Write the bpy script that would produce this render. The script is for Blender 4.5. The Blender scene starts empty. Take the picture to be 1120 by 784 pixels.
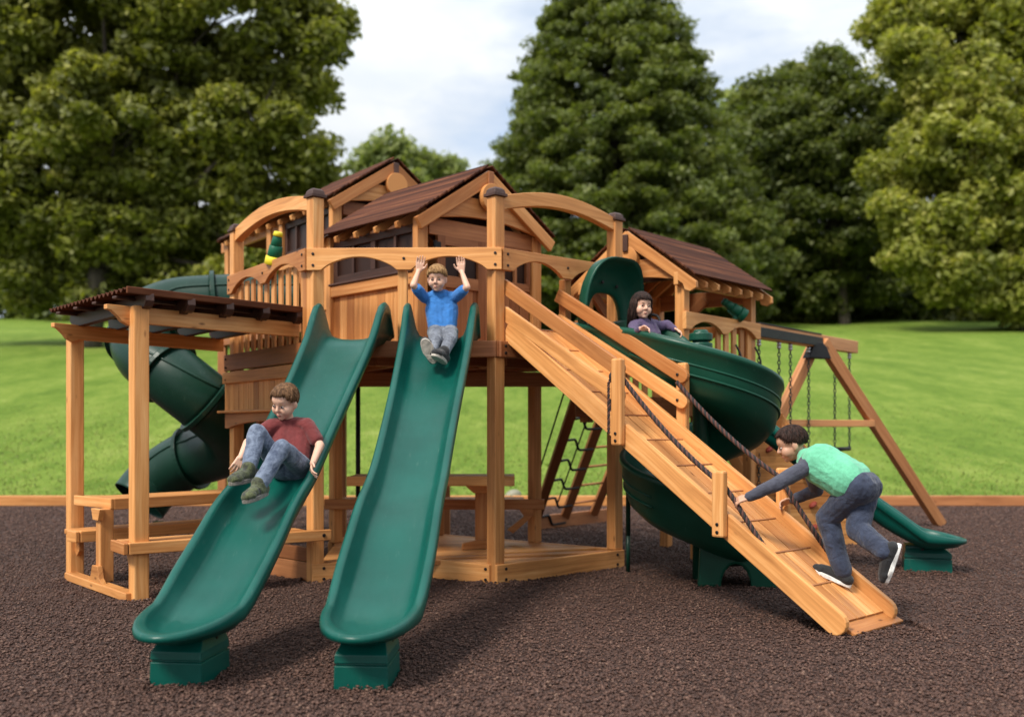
import bpy, bmesh, math, random
import numpy as np
from mathutils import Vector, Matrix
random.seed(7); rng = np.random.default_rng(11)
C = bpy.context.scene.collection
sc = bpy.context.scene
# ------------------------------------------------------------------ camera metrics (used to survey points of the place)
FP, HZ, HC = 1100.0, 467.0, 1.10
def at(px, py, Y): return Vector(((px-560)*Y/FP, Y, HC-(py-HZ)*Y/FP))
def V(*a): return Vector(a)
def rnd(a, b): return random.uniform(a, b)

# ------------------------------------------------------------------ mesh builder
class MB:
    def __init__(s): s.v=[]; s.f=[]; s.uv=[]; s.tone=[]; s.mi=[]
    def _add(s, vs, fs, uvs, tone, mi=0):
        b=len(s.v); s.v += [tuple(p) for p in vs]
        for f,u in zip(fs,uvs):
            s.f.append([i+b for i in f]); s.uv.append(u); s.tone.append(tone); s.mi.append(mi)
    def board(s, p0, p1, w, t, side=None, tone=None, mi=0):
        p0=Vector(p0); p1=Vector(p1); a=p1-p0; L=a.length; a.normalize()
        if side is None: side = V(0,0,1) if abs(a.z)<.9 else V(1,0,0)
        n=a.cross(Vector(side)).normalized(); sd=n.cross(a).normalized()
        vs=[]
        for q in (p0,p1):
            for (i,j) in ((-1,-1),(1,-1),(1,1),(-1,1)): vs.append(q+sd*(w/2*i)+n*(t/2*j))
        fs=[[0,1,5,4],[1,2,6,5],[2,3,7,6],[3,0,4,7],[3,2,1,0],[4,5,6,7]]
        u0=rnd(0,60); v0=rnd(0,60)
        def strip(a0,wd): return [(u0,v0+a0),(u0,v0+a0+wd),(u0+L,v0+a0+wd),(u0+L,v0+a0)]
        uvs=[strip(0,w),strip(w,t),strip(w+t,w),strip(2*w+t,t),[(u0,v0),(u0+.01,v0),(u0+.01,v0+.02),(u0,v0+.02)],[(u0,v0),(u0+.01,v0),(u0+.01,v0+.02),(u0,v0+.02)]]
        s._add(vs,fs,uvs,rnd(0,1) if tone is None else tone,mi)
    def prism(s, poly, o, ax, ay, t, tone=None, swap=False, mi=0):
        o=Vector(o); ax=Vector(ax).normalized(); ay=Vector(ay); ay=(ay-ax*ay.dot(ax)).normalized(); n=ax.cross(ay)
        k=len(poly); u0=rnd(0,60); v0=rnd(0,60)
        vs=[o+ax*x+ay*y+n*(t/2) for x,y in poly]+[o+ax*x+ay*y-n*(t/2) for x,y in poly]
        uvp=[((u0+y,v0+x) if swap else (u0+x,v0+y)) for x,y in poly]
        fs=[list(range(k)),list(range(2*k-1,k-1,-1))]; uvs=[uvp,[uvp[i-k] for i in range(2*k-1,k-1,-1)]]
        for i in range(k):
            j=(i+1)%k; fs.append([i,k+i,k+j,j])
            uvs.append([uvp[i],(uvp[i][0],uvp[i][1]+t),(uvp[j][0],uvp[j][1]+t),uvp[j]])
        s._add(vs,fs,uvs,rnd(0,1) if tone is None else tone,mi)
    def loft(s, rings, cap=True, closed=True, tone=.5, loop=False, mi=0):
        n=len(rings[0]); vs=[p for r in rings for p in r]; fs=[]; m=len(rings)
        for i in range(m if loop else m-1):
            a=i*n; b=((i+1)%m)*n
            for j in range(n if closed else n-1):
                k=(j+1)%n; fs.append([a+j,a+k,b+k,b+j])
        if cap and not loop: fs.append(list(range(n-1,-1,-1))); fs.append([(m-1)*n+j for j in range(n)])
        s._add(vs,fs,[[(0,0)]*len(f) for f in fs],tone,mi)
    def tube(s, path, r, n=10, tone=.5, cap=True, loop=False, mi=0):
        path=[Vector(p) for p in path]; m=len(path); rs=r if isinstance(r,(list,tuple)) else [r]*m
        rings=[]; prev=None
        for i,p in enumerate(path):
            if loop: t=path[(i+1)%m]-path[i-1]
            else: t=path[min(i+1,m-1)]-path[max(i-1,0)]
            t.normalize()
            if prev is None:
                x=t.cross(V(0,0,1)); x=x.normalized() if x.length>1e-3 else V(1,0,0)
            else: x=(prev-t*prev.dot(t)).normalized()
            prev=x; y=t.cross(x)
            rings.append([p+x*(rs[i]*math.cos(2*math.pi*k/n))+y*(rs[i]*math.sin(2*math.pi*k/n)) for k in range(n)])
        s.loft(rings,cap,True,tone,loop,mi)
    def ell(s, c, ax, n=12, m=8, tone=.5, mi=0):
        c=Vector(c); A,B,D=[Vector(q) for q in ax]; rings=[]
        for i in range(m+1):
            ph=-math.pi/2+math.pi*min(max(i/m,.004),.996)
            rings.append([c+A*(math.cos(ph)*math.cos(2*math.pi*k/n))+B*(math.cos(ph)*math.sin(2*math.pi*k/n))+D*math.sin(ph) for k in range(n)])
        s.loft(rings,True,True,tone,False,mi)
    def cap(s, p, q, r0, r1, n=10):          # tapered capsule
        p=Vector(p); q=Vector(q); t=q-p; L=max(t.length,1e-5); t/=L
        x=t.cross(V(0,0,1)); x=x.normalized() if x.length>1e-3 else V(1,0,0); y=t.cross(x); rings=[]
        for i in range(5):
            a=-math.pi/2*(1-i/4)*.98; rings.append((p+t*(r0*math.sin(a)), r0*math.cos(a)))
        for i in range(5):
            a=math.pi/2*(i/4)*.98; rings.append((q+t*(r1*math.sin(a)), r1*math.cos(a)))
        s.loft([[c+x*(r*math.cos(2*math.pi*k/n))+y*(r*math.sin(2*math.pi*k/n)) for k in range(n)] for c,r in rings])
    def build(s, name, mat, parent=None, bevel=0, smooth=False, auto=None):
        me=bpy.data.meshes.new(name); r=parent
        while r is not None and r.parent is not None: r=r.parent
        off=Vector(r.location) if r is not None else V(0,0,0)
        me.from_pydata([(p[0]-off.x,p[1]-off.y,p[2]-off.z) for p in s.v],[],s.f)
        uvl=me.uv_layers.new(name='UVMap'); uvl.data.foreach_set('uv',[c for f in s.uv for u in f for c in u])
        at_=me.attributes.new('tone','FLOAT','FACE'); at_.data.foreach_set('value',s.tone)
        for m in (mat if isinstance(mat,(list,tuple)) else [mat]): me.materials.append(m)
        if any(s.mi): me.polygons.foreach_set('material_index',s.mi)
        bm=bmesh.new(); bm.from_mesh(me); bmesh.ops.recalc_face_normals(bm,faces=bm.faces); bm.to_mesh(me); bm.free()
        if smooth: me.polygons.foreach_set('use_smooth',[True]*len(me.polygons))
        ob=bpy.data.objects.new(name,me); C.objects.link(ob); ob.parent=parent
        if bevel:
            b=ob.modifiers.new('bevel','BEVEL'); b.width=bevel; b.segments=2; b.limit_method='ANGLE'; b.angle_limit=.6
        return ob

def tag(o, label=None, cat=None, group=None, kind=None):
    if label: o['label']=label
    if cat: o['category']=cat
    if group: o['group']=group
    if kind: o['kind']=kind
    return o
def thing(name, label, cat, loc, group=None):
    o=bpy.data.objects.new(name,None); o.empty_display_size=.2; C.objects.link(o); o.location=loc
    return tag(o,label,cat,group)
def copy_tree(o, parent=None):
    c=o.copy(); C.objects.link(c); c.parent=parent
    for ch in list(o.children): copy_tree(ch,c)
    return c

# ------------------------------------------------------------------ materials
class NT:
    def __init__(s,name):
        s.m=bpy.data.materials.new(name); s.m.use_nodes=True; s.t=s.m.node_tree; s.b=s.t.nodes['Principled BSDF']; s.out=s.t.nodes['Material Output']
    def n(s,typ,ins=None,**kw):
        x=s.t.nodes.new(typ)
        for k,v in kw.items(): setattr(x,k,v)
        for k,v in (ins or {}).items():
            if hasattr(v,'is_linked') or isinstance(v,bpy.types.NodeSocket): s.t.links.new(v,x.inputs[k])
            else: x.inputs[k].default_value=v
        return x
    def l(s,a,b): s.t.links.new(a,b)
    def ramp(s,fac,stops):
        r=s.t.nodes.new('ShaderNodeValToRGB'); s.l(fac,r.inputs[0]); e=r.color_ramp.elements
        while len(e)<len(stops): e.new(.5)
        for q,(p,c) in zip(e,stops): q.position=p; q.color=(*c,1) if len(c)==3 else c
        return r.outputs[0]
    def mix(s,fac,a,b,mode='MIX'):
        x=s.t.nodes.new('ShaderNodeMix'); x.data_type='RGBA'; x.blend_type=mode
        for k,v in ((0,fac),(6,a),(7,b)):
            if isinstance(v,bpy.types.NodeSocket): s.l(v,x.inputs[k])
            else: x.inputs[k].default_value=v if not isinstance(v,tuple) or len(v)==4 else (*v,1)
        return x.outputs[2]
    def bump(s,h,st,dist=.01):
        x=s.n('ShaderNodeBump',{'Height':h,'Strength':st,'Distance':dist}); s.l(x.outputs[0],s.b.inputs['Normal']); return x
    def mp(s,vec,scale): return s.n('ShaderNodeMapping',{'Vector':vec,'Scale':scale}).outputs[0]
    def noise(s,vec,scale,detail=4,rough=.55,dist=0): return s.n('ShaderNodeTexNoise',{'Vector':vec,'Scale':scale,'Detail':detail,'Roughness':rough,'Distortion':dist}).outputs[0]
    def math(s,op,a,b=0.):
        return s.n('ShaderNodeMath',{0:a,1:b},operation=op).outputs[0]

def wood(name, dark, mid, light, rough=.5, knots=.8, spec=.3, tv=((.66,.56,.50),(1.16,1.19,1.20))):
    t=NT(name); uv=t.n('ShaderNodeUVMap').outputs[0]; tone=t.n('ShaderNodeAttribute',attribute_name='tone').outputs['Fac']
    warp=t.noise(t.mp(uv,(1.3,5,1)),1.,3)
    wv=t.n('ShaderNodeVectorMath',{0:uv,1:t.n('ShaderNodeCombineXYZ',{'X':0.,'Y':t.math('MULTIPLY',warp,.06)}).outputs[0]},operation='ADD').outputs[0]
    g1=t.noise(t.mp(wv,(1.6,46,1)),1.,5,.6); g2=t.noise(t.mp(wv,(.9,11,1)),1.,3)
    g=t.math('ADD',t.math('MULTIPLY',g1,.55),t.math('MULTIPLY',g2,.45))
    col=t.ramp(g,[(.30,dark),(.5,mid),(.68,light)])
    vo=t.n('ShaderNodeTexVoronoi',{'Vector':t.mp(uv,(3.1,8.5,1)),'Scale':1.,'Randomness':1.}).outputs['Distance']
    kn=t.ramp(vo,[(.03,(1,1,1)),(.10,(0,0,0))])
    col=t.mix(t.math('MULTIPLY',kn,knots),col,(dark[0]*.35,dark[1]*.3,dark[2]*.3))
    tc=t.ramp(tone,[(0,tv[0]),(.5,(1,1,1)),(1,tv[1])])
    col=t.mix(1.,col,tc,'MULTIPLY')
    st_=t.ramp(t.noise(t.mp(uv,(.7,2.2,1)),1.,5,.65),[(.30,(.70,.66,.64)),(.48,(1,1,1))]); col=t.mix(1.,col,st_,'MULTIPLY')
    t.l(col,t.b.inputs['Base Color']); t.b.inputs['Roughness'].default_value=rough; t.b.inputs['Specular IOR Level'].default_value=spec
    t.bump(g1,.25,.003); return t.m
M={}
M['cedar']=wood('cedar',(.37,.145,.042),(.59,.262,.083),(.74,.40,.16))
M['redwood']=wood('redwood',(.24,.090,.035),(.36,.145,.056),(.47,.205,.085))
M['brown']=wood('brown_stain',(.030,.013,.009),(.055,.023,.015),(.085,.036,.023),.5,.3,.4)
M['roofwood']=wood('roof_boards',(.036,.011,.006),(.080,.026,.012),(.165,.062,.027),.7,.3,.1,((.42,.38,.36),(1.45,1.5,1.5)))
M['swingwood']=wood('swing_wood',(.35,.14,.052),(.53,.23,.088),(.64,.32,.14))
def plastic(name,c,rough=.32,bump=.08,scuff=.25):
    t=NT(name); o=t.n('ShaderNodeTexCoord').outputs['Object']
    n1=t.noise(o,3.,4); n2=t.noise(o,45.,3)
    t.l(t.mix(t.ramp(n1,[(.35,(0,0,0)),(.7,(1,1,1))]),tuple(q*.86 for q in c),tuple(min(1,q*1.12+.002) for q in c)),t.b.inputs['Base Color'])
    sc_=t.noise(t.mp(o,(30,5,30)),1.,5,.7)
    scf=t.ramp(t.noise(t.mp(o,(55,7,12)),1.,6,.75),[(.60,(0,0,0)),(.72,(1,1,1))]); base_=t.b.inputs['Base Color'].links[0].from_socket; t.l(t.mix(t.math('MULTIPLY',scf,.10),base_,(.30,.36,.33)),t.b.inputs['Base Color'])
    t.l(t.math('ADD',rough-.05,t.math('MULTIPLY',sc_,scuff)),t.b.inputs['Roughness'])
    t.b.inputs['Specular IOR Level'].default_value=.3; t.bump(t.noise(o,220.,2),bump,.002); return t.m
M['teal']=plastic('green_slide_plastic',(.0,.070,.053),.28)
M['dgreen']=plastic('dark_green_plastic',(.003,.030,.018),.30)
M['sgreen']=plastic('spiral_green_plastic',(.004,.055,.032),.30)
M['yellow']=plastic('yellow_plastic',(.75,.62,.03),.4)
M['toygreen']=plastic('toy_green_plastic',(.005,.10,.05),.35)
M['black']=plastic('black_rubber',(.012,.012,.013),.45)
M['red']=plastic('red_hold',(.22,.035,.022),.6)
def metal(name,c,r):
    t=NT(name); t.b.inputs['Metallic'].default_value=.9; t.b.inputs['Base Color'].default_value=(*c,1)
    t.l(t.math('ADD',r-.08,t.math('MULTIPLY',t.noise(t.n('ShaderNodeTexCoord').outputs['Object'],40.,3),.16)),t.b.inputs['Roughness']); return t.m
M['steel']=metal('galvanised_steel',(.55,.56,.58),.4); M['bolt']=metal('dark_bolt',(.035,.03,.03),.5); M['chain']=metal('dark_chain',(.07,.08,.075),.45)
t=NT('window_glass'); t.b.inputs['Base Color'].default_value=(.030,.014,.010,1); t.b.inputs['Specular IOR Level'].default_value=.2; t.l(t.math('ADD',.30,t.math('MULTIPLY',t.noise(t.n('ShaderNodeTexCoord').outputs['Object'],6.),.12)),t.b.inputs['Roughness']); M['glass']=t.m
def fabric(name,c,c2=None,scale=60.,bump=.35,rough=.85,fold=9.):
    t=NT(name); o=t.n('ShaderNodeTexCoord').outputs['Object']; c2=c2 or tuple(q*.72 for q in c)
    n1=t.noise(o,fold,4,.55,.6); n2=t.noise(o,scale,4,.65); rg=t.n('ShaderNodeTexNoise',{'Vector':o,'Scale':13.,'Detail':3,'Roughness':.45,'Distortion':.9},noise_type='RIDGED_MULTIFRACTAL').outputs[0]
    f=t.math('ADD',t.math('MULTIPLY',n1,.6),t.math('MULTIPLY',n2,.4))
    t.l(t.mix(t.ramp(f,[(.38,(0,0,0)),(.62,(1,1,1))]),c2,c),t.b.inputs['Base Color'])
    t.b.inputs['Roughness'].default_value=rough; t.b.inputs['Sheen Weight'].default_value=.15
    t.bump(t.math('ADD',t.math('ADD',n1,t.math('MULTIPLY',rg,.35)),t.math('MULTIPLY',t.noise(o,420.,2),.10)),bump*1.9,.03); return t.m
M['redshirt']=fabric('maroon_cotton',(.16,.018,.018)); M['blueshirt']=fabric('blue_cotton',(.030,.19,.55))
M['mint']=fabric('mint_cotton',(.15,.54,.33)); M['slate']=fabric('slate_sleeve',(.055,.058,.085)); M['purple']=fabric('purple_cotton',(.085,.055,.13))
M['denim']=fabric('faded_denim',(.17,.21,.29),(.040,.058,.105),fold=15.); M['greydenim']=fabric('grey_denim',(.20,.22,.26),(.055,.062,.085),fold=15.); M['navydenim']=fabric('navy_denim',(.032,.045,.085),(.012,.018,.04))
M['shoeblack']=fabric('black_canvas',(.012,.012,.014)); M['shoelime']=fabric('lime_shoe',(.085,.10,.035),(.016,.017,.016),fold=24.); M['sole']=fabric('pale_sole',(.55,.50,.43),(.36,.32,.27)); M['white']=fabric('white_rubber',(.78,.77,.74))
M['greysole']=fabric('grey_sole',(.22,.20,.17),(.10,.09,.08))
def skin(name,c):
    t=NT(name); o=t.n('ShaderNodeTexCoord').outputs['Object']; n=t.noise(o,22.,3)
    t.l(t.mix(n,(c[0]*.92,c[1]*.84,c[2]*.80),(c[0]*1.05,c[1]*1.04,c[2]*1.04)),t.b.inputs['Base Color'])
    t.b.inputs['Roughness'].default_value=.5; t.b.inputs['Subsurface Weight'].default_value=.12; t.b.inputs['Subsurface Radius'].default_value=(.012,.005,.003); t.b.inputs['Subsurface Scale'].default_value=1.
    t.bump(t.noise(o,300.,2),.08,.002); return t.m
M['skin']=skin('fair_skin',(.64,.40,.29)); M['skin2']=skin('warm_skin',(.52,.30,.20))
def hairm(name,c,c2):
    t=NT(name); o=t.n('ShaderNodeTexCoord').outputs['Object']; n=t.noise(t.mp(o,(90,90,22)),1.,4)
    t.l(t.mix(t.ramp(n,[(.35,(0,0,0)),(.65,(1,1,1))]),c,c2),t.b.inputs['Base Color']); t.b.inputs['Roughness'].default_value=.6; t.b.inputs['Specular IOR Level'].default_value=.2; t.bump(n,.8,.01); return t.m
M['hairbrown']=hairm('brown_hair',(.06,.028,.012),(.20,.105,.05)); M['hairblond']=hairm('sandy_hair',(.14,.07,.025),(.40,.235,.10)); M['hairdark']=hairm('dark_hair',(.010,.006,.005),(.045,.022,.016))
t=NT('lips'); t.b.inputs['Base Color'].default_value=(.42,.13,.11,1); t.b.inputs['Roughness'].default_value=.4; M['lips']=t.m
t=NT('eye_white'); t.b.inputs['Base Color'].default_value=(.46,.41,.38,1); t.b.inputs['Roughness'].default_value=.2; M['eyew']=t.m
t=NT('iris'); t.b.inputs['Base Color'].default_value=(.02,.013,.01,1); t.b.inputs['Roughness'].default_value=.15; M['iris']=t.m
def ropem():
    t=NT('twisted_rope'); uv=t.n('ShaderNodeUVMap').outputs[0]
    t.b.inputs['Roughness'].default_value=.8; t.b.inputs['Base Color'].default_value=(.085,.033,.025,1); return t.m
M['rope_a']=ropem(); t=NT('rope_black'); t.b.inputs['Base Color'].default_value=(.011,.010,.010,1); t.b.inputs['Roughness'].default_value=.8; M['rope_b']=t.m
# leaves
def leafm(name,d,m_,l,tr=.45):
    t=NT(name); tone=t.n('ShaderNodeAttribute',attribute_name='tone').outputs['Fac']
    col=t.ramp(tone,[(0,d),(.5,m_),(1,l)]); t.l(col,t.b.inputs['Base Color']); t.b.inputs['Roughness'].default_value=.55
    tl=t.n('ShaderNodeBsdfTranslucent',{'Color':t.mix(1.,col,(1.3,1.35,.6),'MULTIPLY')}); mx=t.n('ShaderNodeMixShader',{0:tr,1:t.b.outputs[0],2:tl.outputs[0]}); t.l(mx.outputs[0],t.out.inputs[0]); return t.m
M['leaf_maple']=leafm('maple_leaves',(.085,.098,.016),(.190,.205,.034),(.36,.35,.080))
M['leaf_fir']=leafm('cone_tree_leaves',(.062,.085,.017),(.128,.158,.030),(.22,.245,.055))
M['leaf_mid']=leafm('dark_leaves',(.058,.082,.017),(.115,.145,.029),(.205,.225,.052))
M['leaf_gold']=leafm('yellow_green_leaves',(.13,.15,.022),(.30,.315,.055),(.52,.49,.14))
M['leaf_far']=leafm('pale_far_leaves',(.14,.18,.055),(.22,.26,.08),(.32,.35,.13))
t=NT('bark'); o=t.n('ShaderNodeTexCoord').outputs['Object']; n=t.noise(t.mp(o,(3,3,.6)),1.,6,.65); t.l(t.ramp(n,[(.3,(.02,.015,.011)),(.7,(.10,.08,.06))]),t.b.inputs['Base Color']); t.b.inputs['Roughness'].default_value=.9; t.bump(n,.8,.1); M['bark']=t.m
# ground
t=NT('mulch_bed'); o=t.n('ShaderNodeTexCoord').outputs['Object']
vo=t.n('ShaderNodeTexVoronoi',{'Vector':t.mp(o,(1,1.25,1)),'Scale':62.,'Randomness':1.}); n=t.noise(o,1.1,4); n2=t.noise(o,26.,4)
col=t.ramp(vo.outputs['Color'],[(.1,(.036,.0155,.0100)),(.5,(.068,.0305,.0200)),(.9,(.105,.052,.035))])
col=t.mix(t.ramp(n,[(.35,(0,0,0)),(.68,(1,1,1))]),t.mix(1.,col,(.8,.78,.8),'MULTIPLY'),t.mix(1.,col,(1.12,1.1,1.08),'MULTIPLY'))
t.l(col,t.b.inputs['Base Color']); t.b.inputs['Roughness'].default_value=.85
h=t.math('ADD',t.math('MULTIPLY',vo.outputs['Distance'],-.9),t.math('MULTIPLY',n2,.6)); t.bump(h,1.,.02); M['mulch']=t.m
t=NT('mulch_chip'); tone=t.n('ShaderNodeAttribute',attribute_name='tone').outputs['Fac']
t.l(t.ramp(tone,[(0,(.034,.0145,.0095)),(.5,(.069,.0308,.0200)),(.92,(.108,.053,.036)),(1,(.17,.10,.070))]),t.b.inputs['Base Color']); t.b.inputs['Roughness'].default_value=.75; M['chip']=t.m
t=NT('lawn'); o=t.n('ShaderNodeTexCoord').outputs['Object']
n=t.noise(t.mp(o,(.55,.16,.0)),1.,5,.6); n2=t.noise(t.mp(o,(3.,1.,0)),1.,5,.7); n3=t.noise(t.mp(o,(14.,5.,0)),1.,4,.7)
f=t.math('ADD',t.math('ADD',t.math('MULTIPLY',n,.40),t.math('MULTIPLY',n2,.35)),t.math('MULTIPLY',n3,.25))
t.l(t.ramp(f,[(.34,(.058,.105,.014)),(.46,(.110,.180,.024)),(.56,(.172,.238,.040)),(.66,(.28,.315,.095))]),t.b.inputs['Base Color']); t.b.inputs['Roughness'].default_value=.9; t.b.inputs['Specular IOR Level'].default_value=.1; t.bump(t.math('ADD',n2,n3),.6,.12); M['lawn']=t.m
t=NT('grass_blade'); tone=t.n('ShaderNodeAttribute',attribute_name='tone').outputs['Fac']; t.l(t.ramp(tone,[(0,(.07,.105,.012)),(.6,(.15,.195,.024)),(1,(.26,.28,.06))]),t.b.inputs['Base Color']); t.b.inputs['Roughness'].default_value=.7; M['blade']=t.m
t=NT('pale_rock'); o=t.n('ShaderNodeTexCoord').outputs['Object']; n=t.noise(o,9.,6); t.l(t.ramp(n,[(.3,(.14,.14,.09)),(.7,(.26,.25,.18))]),t.b.inputs['Base Color']); t.bump(n,.6,.05); M['rock']=t.m
# ------------------------------------------------------------------ generic wooden parts
def brd(name,p0,p1,w,t,parent,mat='cedar',side=None,bevel=.006,tone=None):
    m=MB(); m.board(p0,p1,w,t,side,tone); return m.build(name,M[mat],parent,bevel)
def many(name,boards,parent,mat='cedar',bevel=.004):
    m=MB()
    for b in boards: m.board(*b)
    return m.build(name,M[mat],parent,bevel)
_bolt=None
def bolt(parent,pos,nrm,r=.011,mat='bolt'):
    global _bolt
    rt=parent
    while rt.parent: rt=rt.parent
    if _bolt is None:
        m=MB(); m.tube([V(0,0,-.006),V(0,0,.004),V(0,0,.0055)],[1.,1.,.7],10); o=m.build('bolt',M['bolt'],None); _bolt=o.data; bpy.data.objects.remove(o)
    o=bpy.data.objects.new('bolt',_bolt); C.objects.link(o); o.parent=parent
    o.location=Vector(pos)-rt.location; o.rotation_euler=Vector(nrm).to_track_quat('Z','Y').to_euler(); o.scale=(r,r,1)
    return o
def arch_poly(L,h,n,hmin,e=.05,lobe=.06):
    p=[(0,h),(0,0)]; seg=(L-2*e-(n-1)*lobe)/n; x=e
    p=[(0,0)]
    for i in range(n):
        for k in range(15):
            u=k/14; p.append((x+u*seg, (h-hmin)*math.sin(math.pi*u)**.75))
        x+=seg+lobe
    p+=[(L,0),(L,h),(0,h)]
    return p
def arch_rail(name,P0,P1,z0,h,n,hmin,t,parent,mat='cedar',e=.05,lobe=.06):
    P0=V(P0[0],P0[1],z0); P1=V(P1[0],P1[1],z0); L=(P1-P0).length; m=MB()
    m.prism(arch_poly(L,h,n,hmin,e,lobe),P0,P1-P0,V(0,0,1),t); return m.build(name,M[mat],parent,.004)
def arch_beam(name,P0,P1,z,th,rise,t,parent):
    P0=V(P0[0],P0[1],z); P1=V(P1[0],P1[1],z); L=(P1-P0).length; m=MB(); N=18
    top=[(L*i/N, th+rise*math.sin(math.pi*i/N)**.9) for i in range(N+1)]
    bot=[(L*i/N, rise*math.sin(math.pi*i/N)**.9) for i in range(N+1)]
    m.prism(bot+top[::-1],P0,P1-P0,V(0,0,1),t); return m.build(name,M['cedar'],parent,.004)
def post(P,z0,z1,parent,w=.092,side=V(.74,.67,0),mat='cedar',name='post'):
    return brd(name,V(P[0],P[1],z0),V(P[0],P[1],z1),w,w,parent,mat,side,.008)
def cap(P,z,parent,side=V(.74,.67,0)):
    m=MB(); m.board(V(P[0],P[1],z),V(P[0],P[1],z+.022),.122,.122,side)
    s=Vector(side).normalized(); n=V(-s.y,s.x,0)
    rings=[]
    for zz,r in ((.0225,.052),(.05,.045),(.064,.030),(.068,.004)):
        rings.append([V(P[0],P[1],z+zz)+s*(r*a)+n*(r*b) for a,b in ((1,1),(-1,1),(-1,-1),(1,-1))])
    m.loft(rings); return m.build('post_cap',M['brown'],parent,.003)
def floorpoly(name,pts,z,t,parent,mat,gdir,bw=.14):
    # deck boards clipped to a convex/concave outline: one mesh of boards running along gdir
    g=Vector(gdir).normalized(); n=V(-g.y,g.x,0); P=[(Vector((p[0],p[1],0)).dot(g),Vector((p[0],p[1],0)).dot(n)) for p in pts]
    lo=min(q[1] for q in P); hi=max(q[1] for q in P); m=MB(); y=lo+.002
    while y<hi-.02:
        y2=min(y+bw-.005,hi); segs=[]
        xs=[]
        def cross(yy):
            r=[]
            for i in range(len(P)):
                a,b=P[i],P[(i+1)%len(P)]
                if (a[1]-yy)*(b[1]-yy)<0: r.append(a[0]+(yy-a[1])/(b[1]-a[1])*(b[0]-a[0]))
            return sorted(r)
        r1=cross(y+.002); r2=cross(y2-.002)
        if len(r1)>=2 and len(r2)>=2:
            for k in range(0,min(len(r1),len(r2))-1,2):
                quad=[(r1[k],y),(r1[k+1],y),(r2[k+1],y2),(r2[k],y2)]
                o=V(0,0,z-t/2); m.prism([(q[0],q[1]) for q in quad],o,g,n,t)
        elif len(r1)>=2 or len(r2)>=2:
            r=r1 if len(r1)>=2 else r2; ya=y if len(r1)>=2 else y2; yb=y2 if len(r1)>=2 else y
            m.prism([(r[0],ya),(r[1],ya),((r[0]+r[1])/2,(ya+yb)/2)],V(0,0,z-t/2),g,n,t)
        y+=bw
    return m.build(name,M[mat],parent,.003)

# ------------------------------------------------------------------ survey of the play tower
CL=V(-1.395,7.13,0); CR=V(-.115,7.09,0); R1=V(.81,7.93,0); RP=V(.19,8.45,0); LP=V(-1.478,8.43,0); OL=V(-2.29,8.37,0)
BK=V(-.66,9.0,0); BL=V(-1.55,9.2,0); NOTCH=V(-.745,7.52,0)
ZD=1.70; ZT=2.72; ZR=2.20; RH=.155
FD=(R1-CR).normalized(); LD=(OL-CL).normalized()
tw=thing('wooden_play_tower','large cedar play tower with arched rails whose deck carries two of the green wave slides','play tower',(-.5,7.9,0),None)
# base frame and floor
floorpoly('base_floor',[CL+V(.03,.03,0),NOTCH,CR,R1,BK+V(.02,0,0),BL,LP],.135,.03,tw,'cedar',V(.9,.25,0))
for a,b in ((CR,R1),(NOTCH,CR),(CL,NOTCH),(R1,BK),(BK,BL),(BL,LP)):
    d=(b-a).normalized(); n=V(d.y,-d.x,0)
    o=brd('base_board',a+n*.045+V(0,0,.069)-d*(.045 if a is CR or a is CL else 0),b+n*.045+V(0,0,.069)+d*(.045 if b is R1 else -.01),.138,.04,tw,'cedar')
    if a in (CR,NOTCH,CL):
        for q,zz in ((a+d*.04,.03),(a+d*.04,.105),(b-d*.04,.03),(b-d*.04,.105)):
            if (q-NOTCH).length>.2: bolt(o,q+n*.0665+V(0,0,zz),n)
LB=V(-2.3,8.0,0); d=(LB-CL).normalized(); n=V(d.y,-d.x,0)*-1
brd('base_board',CL+V(-.03,.02,.069),LB+V(0,0,.069),.138,.04,tw,'redwood'); brd('base_board',CL+V(-.03,.02,.192),LB+V(0,0,.192),.10,.04,tw,'redwood')
# posts
pCL=post(CL,.0,ZT,tw); pCR=post(CR,.0,ZT,tw); pR1=post(R1,.138,ZT,tw); pOL=post(OL,0,ZT,tw,side=LD); pRP=post(RP,.137,1.56,tw,.085); pLP=post(LP,.137,1.56,tw,.085); post(BK,.137,1.5,tw,.08)
post(V(-2.12,8.52,0),0,1.6,tw,.075,mat='redwood')
for P,s in ((CL,FD),(CR,FD),(R1,FD),(OL,LD)): cap(P,ZT,tw,s)
MPt=CL.lerp(CR,.487); post(MPt,1.70,ZR+.004,tw,.068,V(1,0,0),name='rail_post')
RPt=CR.lerp(R1,.555); post(RPt,1.70,ZR+.004,tw,.068,name='rail_post')
# side boards thickening the corner posts
for P,dx in ((CL,V(-.07,.035,0)),):
    brd('corner_board',P+dx+V(0,0,1.70),P+dx+V(0,0,ZR),.07,.03,tw,side=LD)
# deck
deckpts=[CL,CR,R1,V(.35,8.75,0),V(-.4,9.3,0),V(-1.6,9.3,0),OL]
floorpoly('deck_floor',deckpts,ZD,.03,tw,'redwood',V(1,0.02,0))
def rim(a,b,h=.115,off=.05,mat='redwood',nm='deck_beam',z=ZD):
    d=(b-a).normalized(); n=V(d.y,-d.x,0)
    return brd(nm,a+n*off+V(0,0,z-h/2+.004)+d*-.045,b+n*off+V(0,0,z-h/2+.004)+d*.045,h,.038,tw,mat)
o=rim(CL,CR); 
for x in (-1.37,-.16):
    for zz in (1.62,1.67): bolt(o,V(x,7.03,zz),V(0,-1,0))
o=rim(CR,R1); bolt(o,CR+FD*.03+V(.05,-.05,1.62),V(.67,-.74,0)); bolt(o,CR+FD*.03+V(.05,-.05,1.67),V(.67,-.74,0))
rim(R1,deckpts[3],off=.03); rim(deckpts[3],deckpts[4],off=.02); rim(deckpts[4],deckpts[5],off=.02); rim(deckpts[5],OL,off=.03)
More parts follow.
